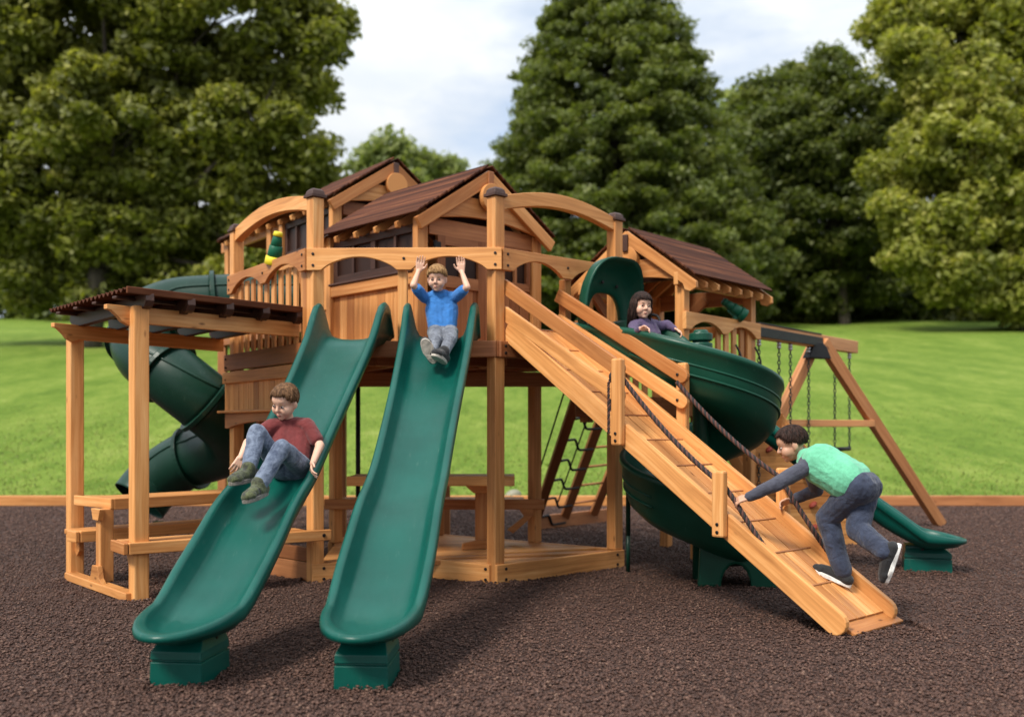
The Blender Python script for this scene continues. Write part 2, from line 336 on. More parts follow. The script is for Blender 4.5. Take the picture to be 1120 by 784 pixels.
for a,b in (((-1.35,7.3),(.0,7.9)),((-1.0,7.4),(.35,8.2)),((-1.9,7.9),(-.2,8.9)),((-.05,7.35),(-.75,8.9)),((.3,7.7),(-.3,8.7)),((-.7,7.2),(-1.5,8.8)),((-1.3,7.5),(-2.05,8.5)),((-.5,7.25),(.62,8.2))):
    brd('deck_joist',V(*a,ZD-.095),V(*b,ZD-.095),.11,.038,tw,'redwood')
brd('deck_joist',V(-1.44,8.37,ZD-.205),V(.62,8.37,ZD-.205),.12,.04,tw,'redwood')
# rails
def rail(a,b,n,off=.055,e=.10,lobe=.10,nm='arched_rail'):
    d=(b-a).normalized(); nn=V(d.y,-d.x,0); A=a+nn*off-d*.045; B=b+nn*off+d*.045
    o=arch_rail(nm,A,B,ZR,RH,n,.062,.036,tw,e=e,lobe=lobe)
    for q in (A+d*.045,B-d*.045,A.lerp(B,.5)):
        for zz in ((ZR+.035,ZR+.115) if q!=A.lerp(B,.5) else (ZR+.08,)): bolt(o,q+nn*.019+V(0,0,zz),nn,.010)
    return o
rail(CL,CR,2); rail(CR+FD*.05,R1,2); rail(OL,CL-V(.03,0,0),2,.05)
arch_beam('top_arch',CR+FD*.02,R1-FD*.0,2.625,.10,.10,.07,tw)
arch_beam('top_arch',OL,CL,2.625,.10,.10,.07,tw)
# balusters on the left rail
nb=10
for i in range(nb):
    u=.05+.9*(i+.5)/nb; P=OL.lerp(CL,u); d=LD; nn=V(-LD.y,LD.x,0)
    brd('baluster',P+V(0,0,1.705)+nn*.02,P+nn*.02+V(0,0,ZR+.08),.062,.02,tw,side=LD,bevel=.003)
# panel hung below the left side of the deck
def onL(u,z,o=0): 
    nn=V(-LD.y,LD.x,0)*-1; return CL.lerp(OL,u)+V(0,0,z)+V(-.857,-.515,0)*o
brd('skirt_board',onL(.02,1.63,.07),onL(1.04,1.63,.07),.135,.035,tw,'redwood')
brd('skirt_board',onL(.02,1.505,.075),onL(1.05,1.505,.075),.095,.04,tw)
many('skirt_siding',[(onL(.06+.97*i/14,1.22,.055),onL(.06+.97*i/14,1.47,.055),.101,.02,LD) for i in range(15)],tw,'cedar',.002)
brd('skirt_sill',onL(.02,1.225,.09),onL(1.06,1.225,.09),.09,.02,tw,side=V(.8,.5,0))
P0=onL(1.04,1.09,.06); P1=onL(.04,1.09,.06); m=MB(); m.prism(arch_poly((P1-P0).length,.125,1,.07,.08),P0,P1-P0,V(0,0,1),.035); m.build('skirt_arch',M['redwood'],tw,.004)
for zz in (1.59,1.66,1.49): bolt(tw.children[-1],onL(1.0,zz,.095),V(-.857,-.515,0),.009)
# lower rails inside (seen between slide and posts)
brd('brace_bar',V(-2.2,8.6,1.03),V(-1.45,8.6,1.03),.05,.05,tw,'redwood')
fp=thing('fire_pole','thin black fire pole standing behind the two front slides','pole',(-1.355,8.85,0)); m=MB(); m.tube([V(-1.355,8.85,0),V(-1.355,8.85,1.67)],.021,12); m.build('pole',M['black'],fp,0,True); m=MB(); m.tube([V(-1.355,8.85,1.64),V(-1.355,8.85,1.668)],.06,12); m.build('flange',M['black'],fp)

# ------------------------------------------------------------------ playhouse cabins
def cabin(name,label,apex,b,z0,roofL,wallL,porch,roofB):
    e=V(.722,.692,0); b=Vector(b).normalized(); nrm=V(.692,-.722,0)
    A=Vector(apex); mid=V(A.x,A.y,0)-b*.0+b*.13     # centre of the front wall
    hw=.60; ze=A.z-.45; t=thing(name,label,'playhouse',(mid.x,mid.y,z0))
    K1=mid-e*hw; K4=mid+e*hw; K2=K1+b*wallL; K3=K4+b*wallL
    def q(P,z): return V(P.x,P.y,z)
    # roof slopes: lapped boards along the ridge
    hwid=.70
    for s,mt in ((-1,'roofwood'),(1,'roofwood')):
        m=MB(); N=17; tp=V(A.x,A.y,A.z); ed=V(A.x,A.y,0)+e*(hwid*s)+V(0,0,ze)
        sl=(ed-tp); L=sl.length; sl.normalize(); up=sl.cross(b)*(-s) if True else None
        up=b.cross(sl); up=up if up.z>0 else -up
        for i in range(N):
            c=tp+sl*(L*(i+.5)/N)+up*(.035+.004)
            tl=(sl-up*.16).normalized()
            m.board(c-b*.0,c+b*(roofL+(roofB-roofL)*(i+.5)/N),L/N*1.16,.014,tl)
        m.build('roof_slope',M[mt],t,.003)
        # fascia rafters front and back and rafter tails along the eave
        for ff,nm in ((0.02,'rafter'),(roofL-.03,'rafter'))[:2 if roofB==roofL else 1]:
            a=tp+b*ff-up*.045+sl*.01; c=ed+b*ff-up*.045+sl*.03
            brd(nm,a,c,.098,.036,t,side=up)
        n_=max(4,int(roofB/.27)); mm=MB()
        for i in range(1,n_):
            P=ed+b*(roofB*i/n_)
            mm.prism([(-.30,-.04),(-.04,-.04),(-.01,-.018),(.012,-.034),(.034,-.016),(.022,.022),(-.30,.022)],P-up*.022,sl,up,.032)
        mm.build('rafter_tails',M['cedar'],t,.003)
    if roofB>roofL:
        tp=V(A.x,A.y,A.z+.04)+b*roofL; q1=V(A.x,A.y,0)-e*hwid+b*roofB+V(0,0,ze+.04); q2=V(A.x,A.y,0)+e*hwid+b*roofB+V(0,0,ze+.04); m=MB(); d_=V(0,0,.02); m.loft([[tp,q1,q2],[tp-d_,q1-d_,q2-d_]]); m.build('roof_hip',M['roofwood'],t)
    # ridge block
    brd('ridge_block',V(A.x,A.y,A.z-.085)-b*.012,V(A.x,A.y,A.z-.085)+b*.03,.055,.15,t,'redwood' if z0<2 else 'brown',side=e)
    # gable board with a curved lower edge + disc
    zg=ze+.0; G=V(A.x,A.y,0)+b*.055; m=MB(); W=.62; H=.22
    pl=[(-W,0)]+[(-W+2*W*i/16, .075*math.sin(math.pi*i/16)) for i in range(1,16)]+[(W,0),(W*.55,H),(-W*.55,H)]
    m.prism(pl,q(G,zg),e,V(0,0,1),.03); m.build('gable_board',M['cedar'],t,.004)
    Gd=V(A.x,A.y,0); m=MB(); m.tube([q(Gd,A.z-.215)-b*.03,q(Gd,A.z-.215)+b*.015],.108,28); m.build('gable_disc',M['cedar'],t,.003)
    m=MB(); m.prism([(-.5,.0),(.5,0),(0,.30)],q(mid+b*.12,zg+.06),e,V(0,0,1),.02); m.build('gable_back',M['brown'],t)
    # left wall
    wn=V(-.731,-.683,0)
    zs=z0+.46
    many('siding',[(K1+b*(wallL*(i+.5)/11)+V(0,0,z0),K1+b*(wallL*(i+.5)/11)+V(0,0,zs),wallL/11-.003,.022,b) for i in range(11)],t,'cedar',.002)
    brd('wall_rail',q(K1,zs+.045)+wn*.02,q(K2,zs+.045)+wn*.02,.09,.045,t,tone=.35); brd('wall_ledge',q(K1,zs+.10)+wn*.025,q(K2,zs+.10)+wn*.025,.018,.06,t,'brown')
    zw0=zs+.11; zw1=ze-.02
    wd=many('window',[(q(K1,zw0+.03),q(K2,zw0+.03),.06,.03),(q(K1,zw1-.03),q(K2,zw1-.03),.06,.03)]+[(K1+b*(wallL*u)+V(0,0,zw0+.06),K1+b*(wallL*u)+V(0,0,zw1-.06),w_,.03,b) for u,w_ in ((.03,.08),(.25,.03),(.5,.06),(.74,.03),(.97,.08))],t,'brown',.003)
    brd('pane',q(K1+b*.05,(zw0+zw1)/2)-wn*.012,q(K2-b*.05,(zw0+zw1)/2)-wn*.012,zw1-zw0-.1,.006,wd,'glass',bevel=0)
    # back and right walls (plain siding), kept solid so the house looks closed from the side
    many('siding',[(K3.lerp(K2,(i+.5)/9)+V(0,0,z0),K3.lerp(K2,(i+.5)/9)+V(0,0,ze),.13,.022,e) for i in range(9)],t,'cedar',.002)
    many('siding',[(K4+b*(wallL*(i+.5)/11)+V(0,0,z0),K4+b*(wallL*(i+.5)/11)+V(0,0,ze-.02),wallL/11-.003,.022,b) for i in range(11)],t,'cedar',.002)
    # corner boards
    for K in (K1,K2,K3,K4): brd('corner_board',q(K,z0)+(nrm*.01 if K in(K1,K4) else nrm*-.01),q(K,ze+.02)+(nrm*.01 if K in(K1,K4) else nrm*-.01),.10,.06,t,side=e)
    # front wall: header, door with two panes, right window
    f=lambda u,z,o=.0: K1+e*(2*hw*u)+V(0,0,z)+nrm*o
    zh=ze+.0
    brd('header',f(.06,zh-.03,.012),f(.96,zh-.03,.012),.13,.03,t,'redwood')
    dr=many('door',[(f(.16,z0+.02,.012),f(.16,zh-.09,.012),.075,.034,e),(f(.50,z0+.02,.012),f(.50,zh-.09,.012),.075,.034,e),(f(.19,z0+.50,.012),f(.47,z0+.50,.012),.09,.032),(f(.19,zh-.125,.012),f(.47,zh-.125,.012),.07,.032),(f(.33,z0+.53,.012),f(.33,zh-.15,.012),.03,.03,e)],t,'redwood',.003)
    many('door_panel',[(f(.20+.052*i,z0+.03),f(.20+.052*i,z0+.47),.062,.02,e) for i in range(6)],dr,'redwood',.002)
    brd('pane',f(.19,(z0+zh)/2+.2,.0),f(.47,(z0+zh)/2+.2,.0),zh-z0-.62,.006,dr,'glass',bevel=0)
    for zz in (zh-.20,zh-.42,z0+.2):
        m=MB(); m.tube([f(.105,zz,.03),f(.105,zz+.06,.03)],.014,8); m.board(f(.115,zz+.03,.031),f(.15,zz+.03,.031),.05,.006); m.build('hinge',M['black'],dr)
    many('siding',[(f(.565,z0,.01),f(.565,zh-.09,.01),.10,.03,e),(f(.64,z0,.0),f(.64,zh-.09,.0),.07,.022,e),(f(.72+.0,z0),f(.72,z0+.5),.10,.022,e),(f(.81,z0),f(.81,z0+.5),.10,.022,e),(f(.90,z0),f(.90,z0+.5),.10,.022,e)],t,'redwood',.002)
    wd=many('window',[(f(.68,z0+.53,.01),f(.94,z0+.53,.01),.06,.03),(f(.68,zh-.11,.01),f(.94,zh-.11,.01),.05,.03),(f(.69,z0+.55,.01),f(.69,zh-.13,.01),.045,.03,e),(f(.93,z0+.55,.01),f(.93,zh-.13,.01),.045,.03,e),(f(.81,z0+.55,.01),f(.81,zh-.13,.01),.025,.028,e)],t,'redwood',.003)
    brd('pane',f(.69,(z0+zh)/2+.21,-.005),f(.93,(z0+zh)/2+.21,-.005),zh-z0-.66,.006,wd,'glass',bevel=0)
    if porch:
        for s in (-1,1):
            P=mid+e*(hw*s)+b*(roofL-.25); P=mid+e*(hw*s)+b*(roofB-.25); brd('porch_post',q(P,z0),q(P,ze+.03),.08,.08,t,side=e)
            P2=mid+e*(hw*s)+b*(wallL+.32); brd('porch_post',q(P2,z0),q(P2,ze+.03),.08,.08,t,side=e)
            brd('porch_beam',q(K1 if s<0 else K4,ze-.02)+b*wallL,q(P,ze-.02)+b*.2,.12,.036,t)
    return t,K1,K2,K3,K4
ct,k1,k2,k3,k4=cabin('playhouse_cabin','front gabled cedar playhouse behind the boy in the blue shirt',V(-.165,7.78,3.085),(-.683,.731,0),ZD+.002,1.36,1.15,False,1.36)
ct2,j1,j2,j3,j4=cabin('playhouse_cabin','taller rear gabled playhouse with long brown eave, behind the left railing',V(-1.07,9.28,3.545),(-.60,.80,0),2.16,1.25,1.05,True,2.75)
for o_ in (ct,ct2): o_['group']='gabled playhouse cabins'
# rear deck and legs that carry the rear cabin
rt=thing('rear_deck','raised rear cedar deck on posts carrying the taller rear playhouse','deck',(-1.7,10.0,0))
eb=V(-.60,.80,0); P=[j1-eb*.12,j4-eb*.12,j4+eb*2.7,j1+eb*2.7]
floorpoly('deck_floor',P,2.15,.04,rt,'redwood',V(.722,.692,0))
for a,b in ((0,1),(1,2),(2,3),(3,0)): brd('deck_beam',V(P[a].x,P[a].y,2.06),V(P[b].x,P[b].y,2.06),.13,.04,rt,'redwood')
for p_ in P: brd('post',V(p_.x,p_.y,0),V(p_.x,p_.y,2.06),.09,.09,rt,'redwood')

# ------------------------------------------------------------------ gazebo tower on the right
gz=thing('gazebo_tower','open cedar gazebo tower with dark brown lapped roof at the right','gazebo',(1.5,8.6,0))
rd=V(.65,.76,0); pr_=V(.76,-.65,0); GA=V(.93,8.22,2.69); GL=1.33; ZG=1.34
for s in (-1,1):
    m=MB(); N=18; tp=GA.copy(); ed=V(GA.x,GA.y,2.26)+pr_*(.62*s); sl=ed-tp; L=sl.length; sl.normalize(); up=rd.cross(sl); up=up if up.z>0 else -up
    for i in range(N):
        c=tp+sl*(L*(i+.5)/N)+up*.04; m.board(c,c+rd*GL,L/N*1.14,.014,(sl-up*.16).normalized())
    m.build('roof_slope',M['roofwood'],gz,.003)
    for ff in (.02,GL-.02):
        m=MB(); Lr=L+.05
        m.prism([(0,-.045),(Lr-.10,-.045),(Lr-.06,-.075),(Lr-.01,-.06),(Lr+.02,-.01),(Lr-.01,.03),(0,.05)],tp+rd*ff-up*.035,sl,up,.036); m.build('rafter',M['cedar'],gz,.004)
    mm=MB()
    for i in range(1,7):
        Pq=ed+rd*(GL*i/7)
        mm.prism([(-.55,-.05),(-.06,-.05),(-.02,-.03),(.02,-.05),(.05,-.015),(.03,.02),(-.55,.02)],Pq-up*.022,sl,up,.036)
    mm.build('rafter_tails',M['cedar'],gz,.003)
def gp(u,w,z): return V(GA.x,GA.y,0)+rd*u+pr_*w+V(0,0,z)
m=MB(); m.prism([(-.5,0)]+[(-.5+1.0*i/14,.06*math.sin(math.pi*i/14)) for i in range(1,14)]+[(.5,0),(.30,.20),(-.30,.20)],gp(.06,0,2.26),pr_,V(0,0,1),.03); m.build('gable_board',M['cedar'],gz,.004)
m=MB(); m.tube([gp(.055,0,2.47),gp(.0,0,2.47)],.105,26); m.build('gable_disc',M['cedar'],gz,.003)
brd('ridge_block',gp(-.02,0,2.60),gp(.03,0,2.60),.05,.14,gz,'brown',side=pr_)
m=MB(); m.prism([(-.42,0),(.42,0),(0,.30)],gp(.35,0,2.32),pr_,V(0,0,1),.02); m.build('gable_back',M['brown'],gz)
for u in (.10,GL-.10):
    for w in (-.47,.47): brd('post',gp(u,w,0 if (w>0 and u>.5) else ZG-.2),gp(u,w,2.31),.085,.085,gz,side=pr_)
for u,w in ((.52,.36),(1.1,-.3)): brd('support_leg',gp(u,w,0),gp(u,w,ZG-.1),.085,.085,gz,side=pr_)
for w in (-.47,.47): brd('plate_beam',gp(.0,w,2.27),gp(GL,w,2.27),.10,.04,gz)
brd('plate_beam',gp(GL-.1,-.5,2.25),gp(GL-.1,.5,2.25),.14,.04,gz,'redwood')
brd('knee_brace',gp(GL-.12,-.35,1.95),gp(GL-.12,.05,2.25),.09,.04,gz,'redwood'); brd('knee_brace',gp(.5,-.44,1.95),gp(.14,-.44,2.25),.09,.04,gz,'redwood')
floorpoly('deck_floor',[gp(-.02,-.5,0),gp(-.02,.5,0),gp(GL,.5,0),gp(GL,-.5,0)],ZG,.035,gz,'redwood',rd)
for a,b in (((0,.5),(GL,.5)),((0,-.5),(GL,-.5)),((0,-.5),(0,.5)),((GL,-.5),(GL,.5))): brd('deck_beam',gp(*a,ZG-.09),gp(*b,ZG-.09),.13,.038,gz,'redwood')
def grail(a,b,nm='arched_rail',z=1.87):
    a=gp(*a,0); b=gp(*b,0); o=arch_rail(nm,a,b,z,.14,2,.06,.036,gz,e=.08,lobe=.08); return o
grail((.03,.53),(GL-.03,.53)); grail((.03,-.53),(GL-.03,-.53)); grail((GL-.05,-.5),(GL-.05,.5))
for i in range(5): brd('baluster',gp(.62+.135*i,.50,ZG),gp(.62+.135*i,.50,1.95),.07,.022,gz,'cedar',side=rd,bevel=.003)
for i in range(7): brd('baluster',gp(.15+.15*i,-.50,ZG),gp(.15+.15*i,-.50,1.95),.08,.022,gz,'cedar',side=rd,bevel=.003)
brd('rail_bar',gp(.1,-.52,2.03),gp(GL,-.52,2.03),.10,.03,gz)
# hand grips on the balusters
for u in (.87,1.22):
    m=MB(); pth=[gp(u,.53,1.80-.42*k/10)+pr_*(.05*math.sin(math.pi*k/10))+rd*(.03*math.sin(2*math.pi*k/10)) for k in range(11)]; m.tube(pth,.009,8); m.build('hand_grip',M['black'],gz,0,True)
# siding panel beside the spiral slide entry
many('siding',[(R1+V(.05+.09*i,.06+.06*i,ZD-.2),R1+V(.05+.09*i,.06+.06*i,2.15),.098,.022,V(.8,.55,0)) for i in range(3)],tw,'cedar',.003)
# ------------------------------------------------------------------ pergola on the left
pg=thing('pergola','cedar pergola with brown corrugated roof over the left picnic table','pergola',(-2.7,7.2,0))
PA=V(-2.35,6.335,0); PB=V(-3.15,7.25,0); TA=V(-1.56,7.33,0); TB=V(-2.40,8.33,0)
uu=(PB-PA).normalized(); vv=(TA-PA).normalized()
for P in (PA,PB): post(P,0,1.86 if P is PA else 1.76,pg,.098,uu)
def pbeam(a,b,z,h=.105):
    a=V(a.x,a.y,z); b=V(b.x,b.y,z); d=(b-a); L=d.length; m=MB(); e=.20
    pl=[(-e,.105),(-e,.075),(-e+.03,.07),(-e+.08,.03),(-.10,.005),(-.05,-.02),(0,0),(L,0),(L,.105)]
    m.prism(pl,a,d,V(0,0,1),.04); return m.build('beam',M['cedar'],pg,.004)
pbeam(PA+V(-.035,.035,0),TA,1.755,.105); pbeam(PB+V(.04,-.04,0),TB,1.725,.105)
bolt(pg.children[-1],PB+V(.04,-.04,1.78)-vv*.05+V(-.02,-.02,0),-uu,.010)
# rafters (dark), scalloped ends
for i in range(5):
    c=PA.lerp(TA,.02+.235*i); d_=PB.lerp(TB,.02+.235*i); A0=V(c.x,c.y,1.885); B0=V(d_.x,d_.y,1.865); dd=(B0-A0); L=dd.length
    m=MB(); pl=[(-.12,.045),(-.125,.0),(-.10,-.035),(-.06,-.045),(-.03,-.02),(0,-.045),(L,-.045),(L+.05,-.03),(L+.10,.0),(L+.10,.045)]
    m.prism(pl,A0,dd,V(0,0,1),.055); m.build('rafter',M['brown'],pg,.004)
# corrugated sheet: waves along v, laid as one sheet with thickness
m=MB(); o0=PA-uu*.10-vv*.14+V(0,0,1.945); o1=PB+uu*.16-vv*.14+V(0,0,1.942); Lv=(TA-PA).length+.12; N=70; rings=[]
for k,oo in enumerate((o0,o1)):
    top=[];bot=[]
    for i in range(N+1):
        s_=Lv*i/N; top.append((s_,0.0)); 
    rings.append(oo)
W=(o1-o0).length; ud=(o1-o0).normalized(); NW=int(W/.012)
top=[]; 
for j in range(NW+1):
    w=W*j/NW; zz=.012*math.sin(2*math.pi*w/.076); top.append((w,zz))
ring=lambda s_,: [o0+ud*w+V(0,0,z)+vv*s_ for w,z in top]+[o0+ud*w+V(0,0,z-.006)+vv*s_ for w,z in reversed(top)]
m.loft([ring(0),ring(Lv*.5),ring(Lv)]); m.build('roof_sheet',M['roofwood'],pg,0,False)
brd('fascia',o0-ud*.012+V(0,0,-.005)+vv*.01,o0-ud*.012+vv*Lv+V(0,0,-.005),.045,.018,pg,'roofwood')
for i in range(4): brd('roof_batten',o0+ud*(W*(.12+.25*i))+V(0,0,-.035),o0+ud*(W*(.12+.25*i))+vv*Lv+V(0,0,-.035),.05,.02,pg,'brown',side=ud)

# ------------------------------------------------------------------ picnic tables
pt=thing('picnic_table','cedar picnic table with two benches under the brown roofed pergola','picnic table',(-2.5,7.2,0),'picnic tables')
tv=V(.66,.75,0).normalized(); tu=V(-.75,.66,0).normalized()
T0=V(-2.70,6.80,.585)
for i in range(4): brd('tabletop_board',T0+tu*(.065+.13*i),T0+tu*(.065+.13*i)+tv*1.45,.126,.04,pt,side=tu)
brd('tabletop_apron',T0-tu*.004+V(0,0,-.005),T0-tu*.004+tv*1.45+V(0,0,-.005),.075,.035,pt); brd('tabletop_end',T0-tv*.012+V(0,0,-.002)-tu*.02,T0-tv*.012+tu*.52+V(0,0,-.002),.07,.025,pt)
brd('support_rail',PA+V(-.01,0,.035)-V(.02,.03,0),PB+V(0,0,.035)-V(.02,.03,0),.055,.085,pt,side=V(0,0,1))
lg=PA.lerp(PB,.50)
brd('table_leg',V(lg.x,lg.y,.06),V(lg.x,lg.y,.55),.09,.09,pt,side=uu)
m=MB(); m.prism([(-.14,0),(-.045,.0),(.045,0),(.14,0),(.085,.03),(.05,.11),(-.05,.11),(-.085,.03)],V(lg.x,lg.y,.062)-vv*.055,uu,V(0,0,1),.035); m.build('foot_gusset',M['cedar'],pt,.003)
m=MB(); m.prism([(-.085,0),(.085,0),(.05,-.075),(-.05,-.075)],V(lg.x,lg.y,.552)-vv*.05,uu,V(0,0,1),.035); m.build('top_gusset',M['cedar'],pt,.003)
l2=lg+tv*1.15; brd('table_leg',V(l2.x,l2.y,0),V(l2.x,l2.y,.55),.09,.09,pt,side=uu)
B0=V(-2.35,6.26,.345)-V(.03,.02,0); B1=V(-1.30,7.055,.345); bd=(B1-B0).normalized(); bn=V(-bd.y,bd.x,0)
o=brd('bench_front_board',B0-V(.0,.0,0),B1+bd*.03,.075,.038,pt); bolt(o,PA+V(.0,-.085,.345),V(.6,-.8,0),.013); bolt(o,B1-bd*.03-bn*.02,-bn,.013)
for i in range(2): brd('bench_seat',B0+bn*(.085+.125*i)+V(0,0,.018),B1+bn*(.085+.125*i)+V(0,0,.018)-bd*.12,.12,.036,pt,side=bn)
brd('bench_end',B0-bd*.02-bn*.018,B0-bd*.02+bn*.27,.072,.03,pt)
m=MB(); m.prism([(0,0),(.10,0),(.02,-.12),(0,-.12)],PA+bn*.05+V(-.02,0,.305),bn,V(0,0,1),.035); m.build('bench_bracket',M['cedar'],pt,.003)
C0=V(-2.98,6.93,.345); C1=C0+V(.69,.72,0).normalized()*1.45; cd=(C1-C0).normalized(); cn=V(-cd.y,cd.x,0)
brd('bench_front_board',C0,C1,.078,.038,pt); brd('bench_end',C0-cd*.02-cn*.018,C0-cd*.02+cn*.13,.075,.03,pt)
for i in range(2): brd('bench_seat',C0+cn*(.08+.12*i)+V(0,0,.019),C1+cn*(.08+.12*i)+V(0,0,.019),.115,.036,pt,side=cn)
m=MB(); m.prism([(-.05,0),(.05,0),(.05,-.08),(.0,-.12),(-.05,-.08)],PB+V(.055,-.065,.30),uu,V(0,0,1),.03); m.build('bench_bracket',M['cedar'],pt,.003)

p2=thing('picnic_table','cedar picnic table on the tower floor behind the second green slide','picnic table',(-.55,8.0,.136),'picnic tables')
for i in range(4): brd('tabletop_board',V(-1.27,7.80+.125*i,.70),V(.02,7.80+.125*i,.70),.12,.036,p2,side=V(0,1,0))
brd('tabletop_apron',V(-1.27,7.735,.685),V(.02,7.735,.685),.075,.03,p2)
for x in (-.245,-.98):
    brd('table_leg',V(x,8.0,.16),V(x,8.0,.68),.095,.075,p2,side=V(1,0,0))
    m=MB(); m.prism([(-.17,0),(.17,0),(.06,-.10),(-.06,-.10)],V(x,7.955,.68),V(1,0,0),V(0,0,1),.03); m.build('top_gusset',M['cedar'],p2,.003)
    m=MB(); m.prism([(-.16,0),(.16,0),(.15,.05),(.05,.07),(-.05,.07),(-.15,.05)],V(x,7.95,.139),V(1,.35,0),V(0,0,1),.035); m.build('foot_gusset',M['cedar'],p2,.003)
brd('bench_front_board',V(-1.56,8.36,.46),V(.27,8.36,.46),.085,.036,p2)
for i in range(2): brd('bench_seat',V(-1.50,8.45+.12*i,.485),V(.10,8.45+.12*i,.485),.115,.034,p2,side=V(0,1,0))
m=MB(); m.prism([(-.10,0),(.02,0),(.02,-.05),(-.15,-.20),(-.20,-.17),(-.06,-.06)],V(.16,8.37,.418),V(1,0,0),V(0,0,1),.035); m.build('bench_bracket',M['cedar'],p2,.003)
m=MB(); m.prism([(-.02,0),(.10,0),(.10,-.09),(.02,-.09)],V(-.72,8.62,.44),V(1,0,0),V(0,0,1),.035); m.build('bench_bracket',M['cedar'],p2,.003)

# ------------------------------------------------------------------ access ramp
rp=thing('access_ramp','long cedar ramp with handrails and twisted ropes leading up to the tower','ramp',(1.7,5.4,0))
RD=V(.69,-.724,0); RW=V(.724,.69,0); RN=V(-.06,7.14,0); SL=.68
def rpt(d,w,z): return RN+RD*d+RW*w+V(0,0,1.72-SL*d+z)      # z above the stringer's lower edge
sv=V(RD.x,RD.y,-SL).normalized(); su=V(RD.x*SL,RD.y*SL,1).normalized()
Ls=2.53*math.sqrt(1+SL*SL)
for w,nm in ((.0,'stringer'),(.55,'stringer')):
    m=MB(); r=.066; L=Ls+.055
    pl=[(0,0),(L-r,0)]+[(L-r+r*math.sin(a),r-r*math.cos(a)) for a in [math.pi*k/8 for k in range(1,8)]]+[(L-r,2*r),(0,2*r)]
    m.prism(pl,rpt(0,w,0)+V(0,0,.012),sv,su,.04); m.build(nm,M['cedar'],rp,.006)
nt=11
for i in range(nt):
    d0=.0+2.56*i/nt; d1=.0+2.56*(i+1)/nt-.004; m=MB(); k=5
    for j in range(k):
        w=.024+.502*(j+.5)/k; m.board(rpt(d0,w,.085),rpt(d1,w,.079),.502/k-.009,.022,RW)
    m.board(rpt(d0,.028,.066),rpt(d1,.028,.060),.004,.01,RW); m.board(rpt(d0,.275,.070),rpt(d1,.275,.064),.498,.006,RW,0.)
    m.build('tread',M['cedar'],rp,.003)
for i in range(0,nt): brd('cleat',rpt(2.56*i/nt+.012,.03,.098),rpt(2.56*i/nt+.012,.52,.098),.012,.012,rp,'redwood',side=sv,bevel=.003)
brd('bottom_plank',rpt(2.57,-.0,.064)+RW*.045,rpt(2.57,.60,.064),.15,.028,rp,side=V(RD.x,RD.y,-.45))
def rpost(d,w,z0,z1,parent=rp):
    P=rpt(d,w,0); o=brd('rail_post',V(P.x,P.y,z0),V(P.x,P.y,z1),.082,.05,rp,side=RD,bevel=.012); return o
for d,zt,zb in ((1.10,1.53,.985),(1.86,.85,.47)):
    o=rpost(d,-.047,zb,zt); n=-RW
    for zz in (.03,.075): bolt(o,rpt(d,-.073,0)*1.0+V(0,0,-rpt(d,-.073,0).z+zb+zz),n,.010)
    rpost(d+.02,.597,zb+.02,zt)
def hrail(z0,z1,w,d1,name='handrail'):
    a=RN+RD*.0+RW*w+V(0,0,z0); Pe=RN+RD*d1+RW*w+V(0,0,z1); dd=(Pe-a).normalized(); L=(Pe-a).length; u2=RW.cross(dd); u2=u2 if u2.z>0 else -u2
    m=MB(); h=.048; pl=[(0,-h),(L,-h)]+[(L+h*math.sin(t_),-h*math.cos(t_)) for t_ in [math.pi*k/8 for k in range(1,8)]]+[(L,h),(0,h)]
    m.prism(pl,a,dd,u2,.034); o=m.build(name,M['cedar'],rp,.005)
    return o
hrail(2.105,1.47,-.004,1.07); hrail(1.915,1.30,-.004,1.07)
for z0,z1 in ((2.085,1.44),(1.90,1.27)):
    o=hrail(z0,z1,.555,1.15); bolt(o,RN+RD*1.12+RW*.535+V(0,0,z1+.01),-RW,.010)
# ropes, each a twist of two strands
def rope(path,r=.011,name='rope',parent=rp):
    pts=[Vector(p) for p in path]; dense=[]
    for i in range(len(pts)-1):
        n=max(2,int((pts[i+1]-pts[i]).length/.009))
        for k in range(n): dense.append(pts[i].lerp(pts[i+1],k/n))
    dense.append(pts[-1]); m=MB(); s=0; P=[[],[],[],[]]
    for i,p in enumerate(dense):
        t_=(dense[min(i+1,len(dense)-1)]-dense[max(i-1,0)]).normalized(); x=t_.cross(V(0,0,1)); x=x.normalized() if x.length>1e-3 else V(1,0,0); y=t_.cross(x)
        if i: s+=(dense[i]-dense[i-1]).length
        for k in range(4):
            a=2*math.pi*(s/.085)+k*math.pi/2; P[k].append(p+x*(r*.75*math.cos(a))+y*(r*.75*math.sin(a)))
    for k in range(4): m.tube(P[k],r*.72,6,mi=k%2)
    return m.build(name,[M['rope_a'],M['rope_b']],parent,0,True)
def sag(a,b,s,n=10): return [Vector(a).lerp(Vector(b),i/n)+V(0,0,-s*4*(i/n)*(1-i/n)) for i in range(n+1)]
def rz(d,w,z): P=RN+RD*d+RW*w; return V(P.x,P.y,z)
rope(sag(rz(1.08,-.0,1.43),rz(1.86,.0,.76),.05)+sag(rz(1.88,.0,.75),rz(2.33,.035,.195),.03)[1:])
rope(sag(rz(1.12,.53,1.40),rz(1.88,.545,.80),.04)+sag(rz(1.90,.545,.78),rz(2.34,.53,.23),.02)[1:])
rope([rz(1.03,-.01,1.42),rz(1.0,-.01,1.38),rz(1.0,-.01,1.06)],.012,'rope_tail')
m=MB(); m.ell(rz(1.035,-.015,1.42),(V(.03,0,0),V(0,.03,0),V(0,0,.034)),10,8); m.build('rope_knot',M['rope_b'],rp,0,True)

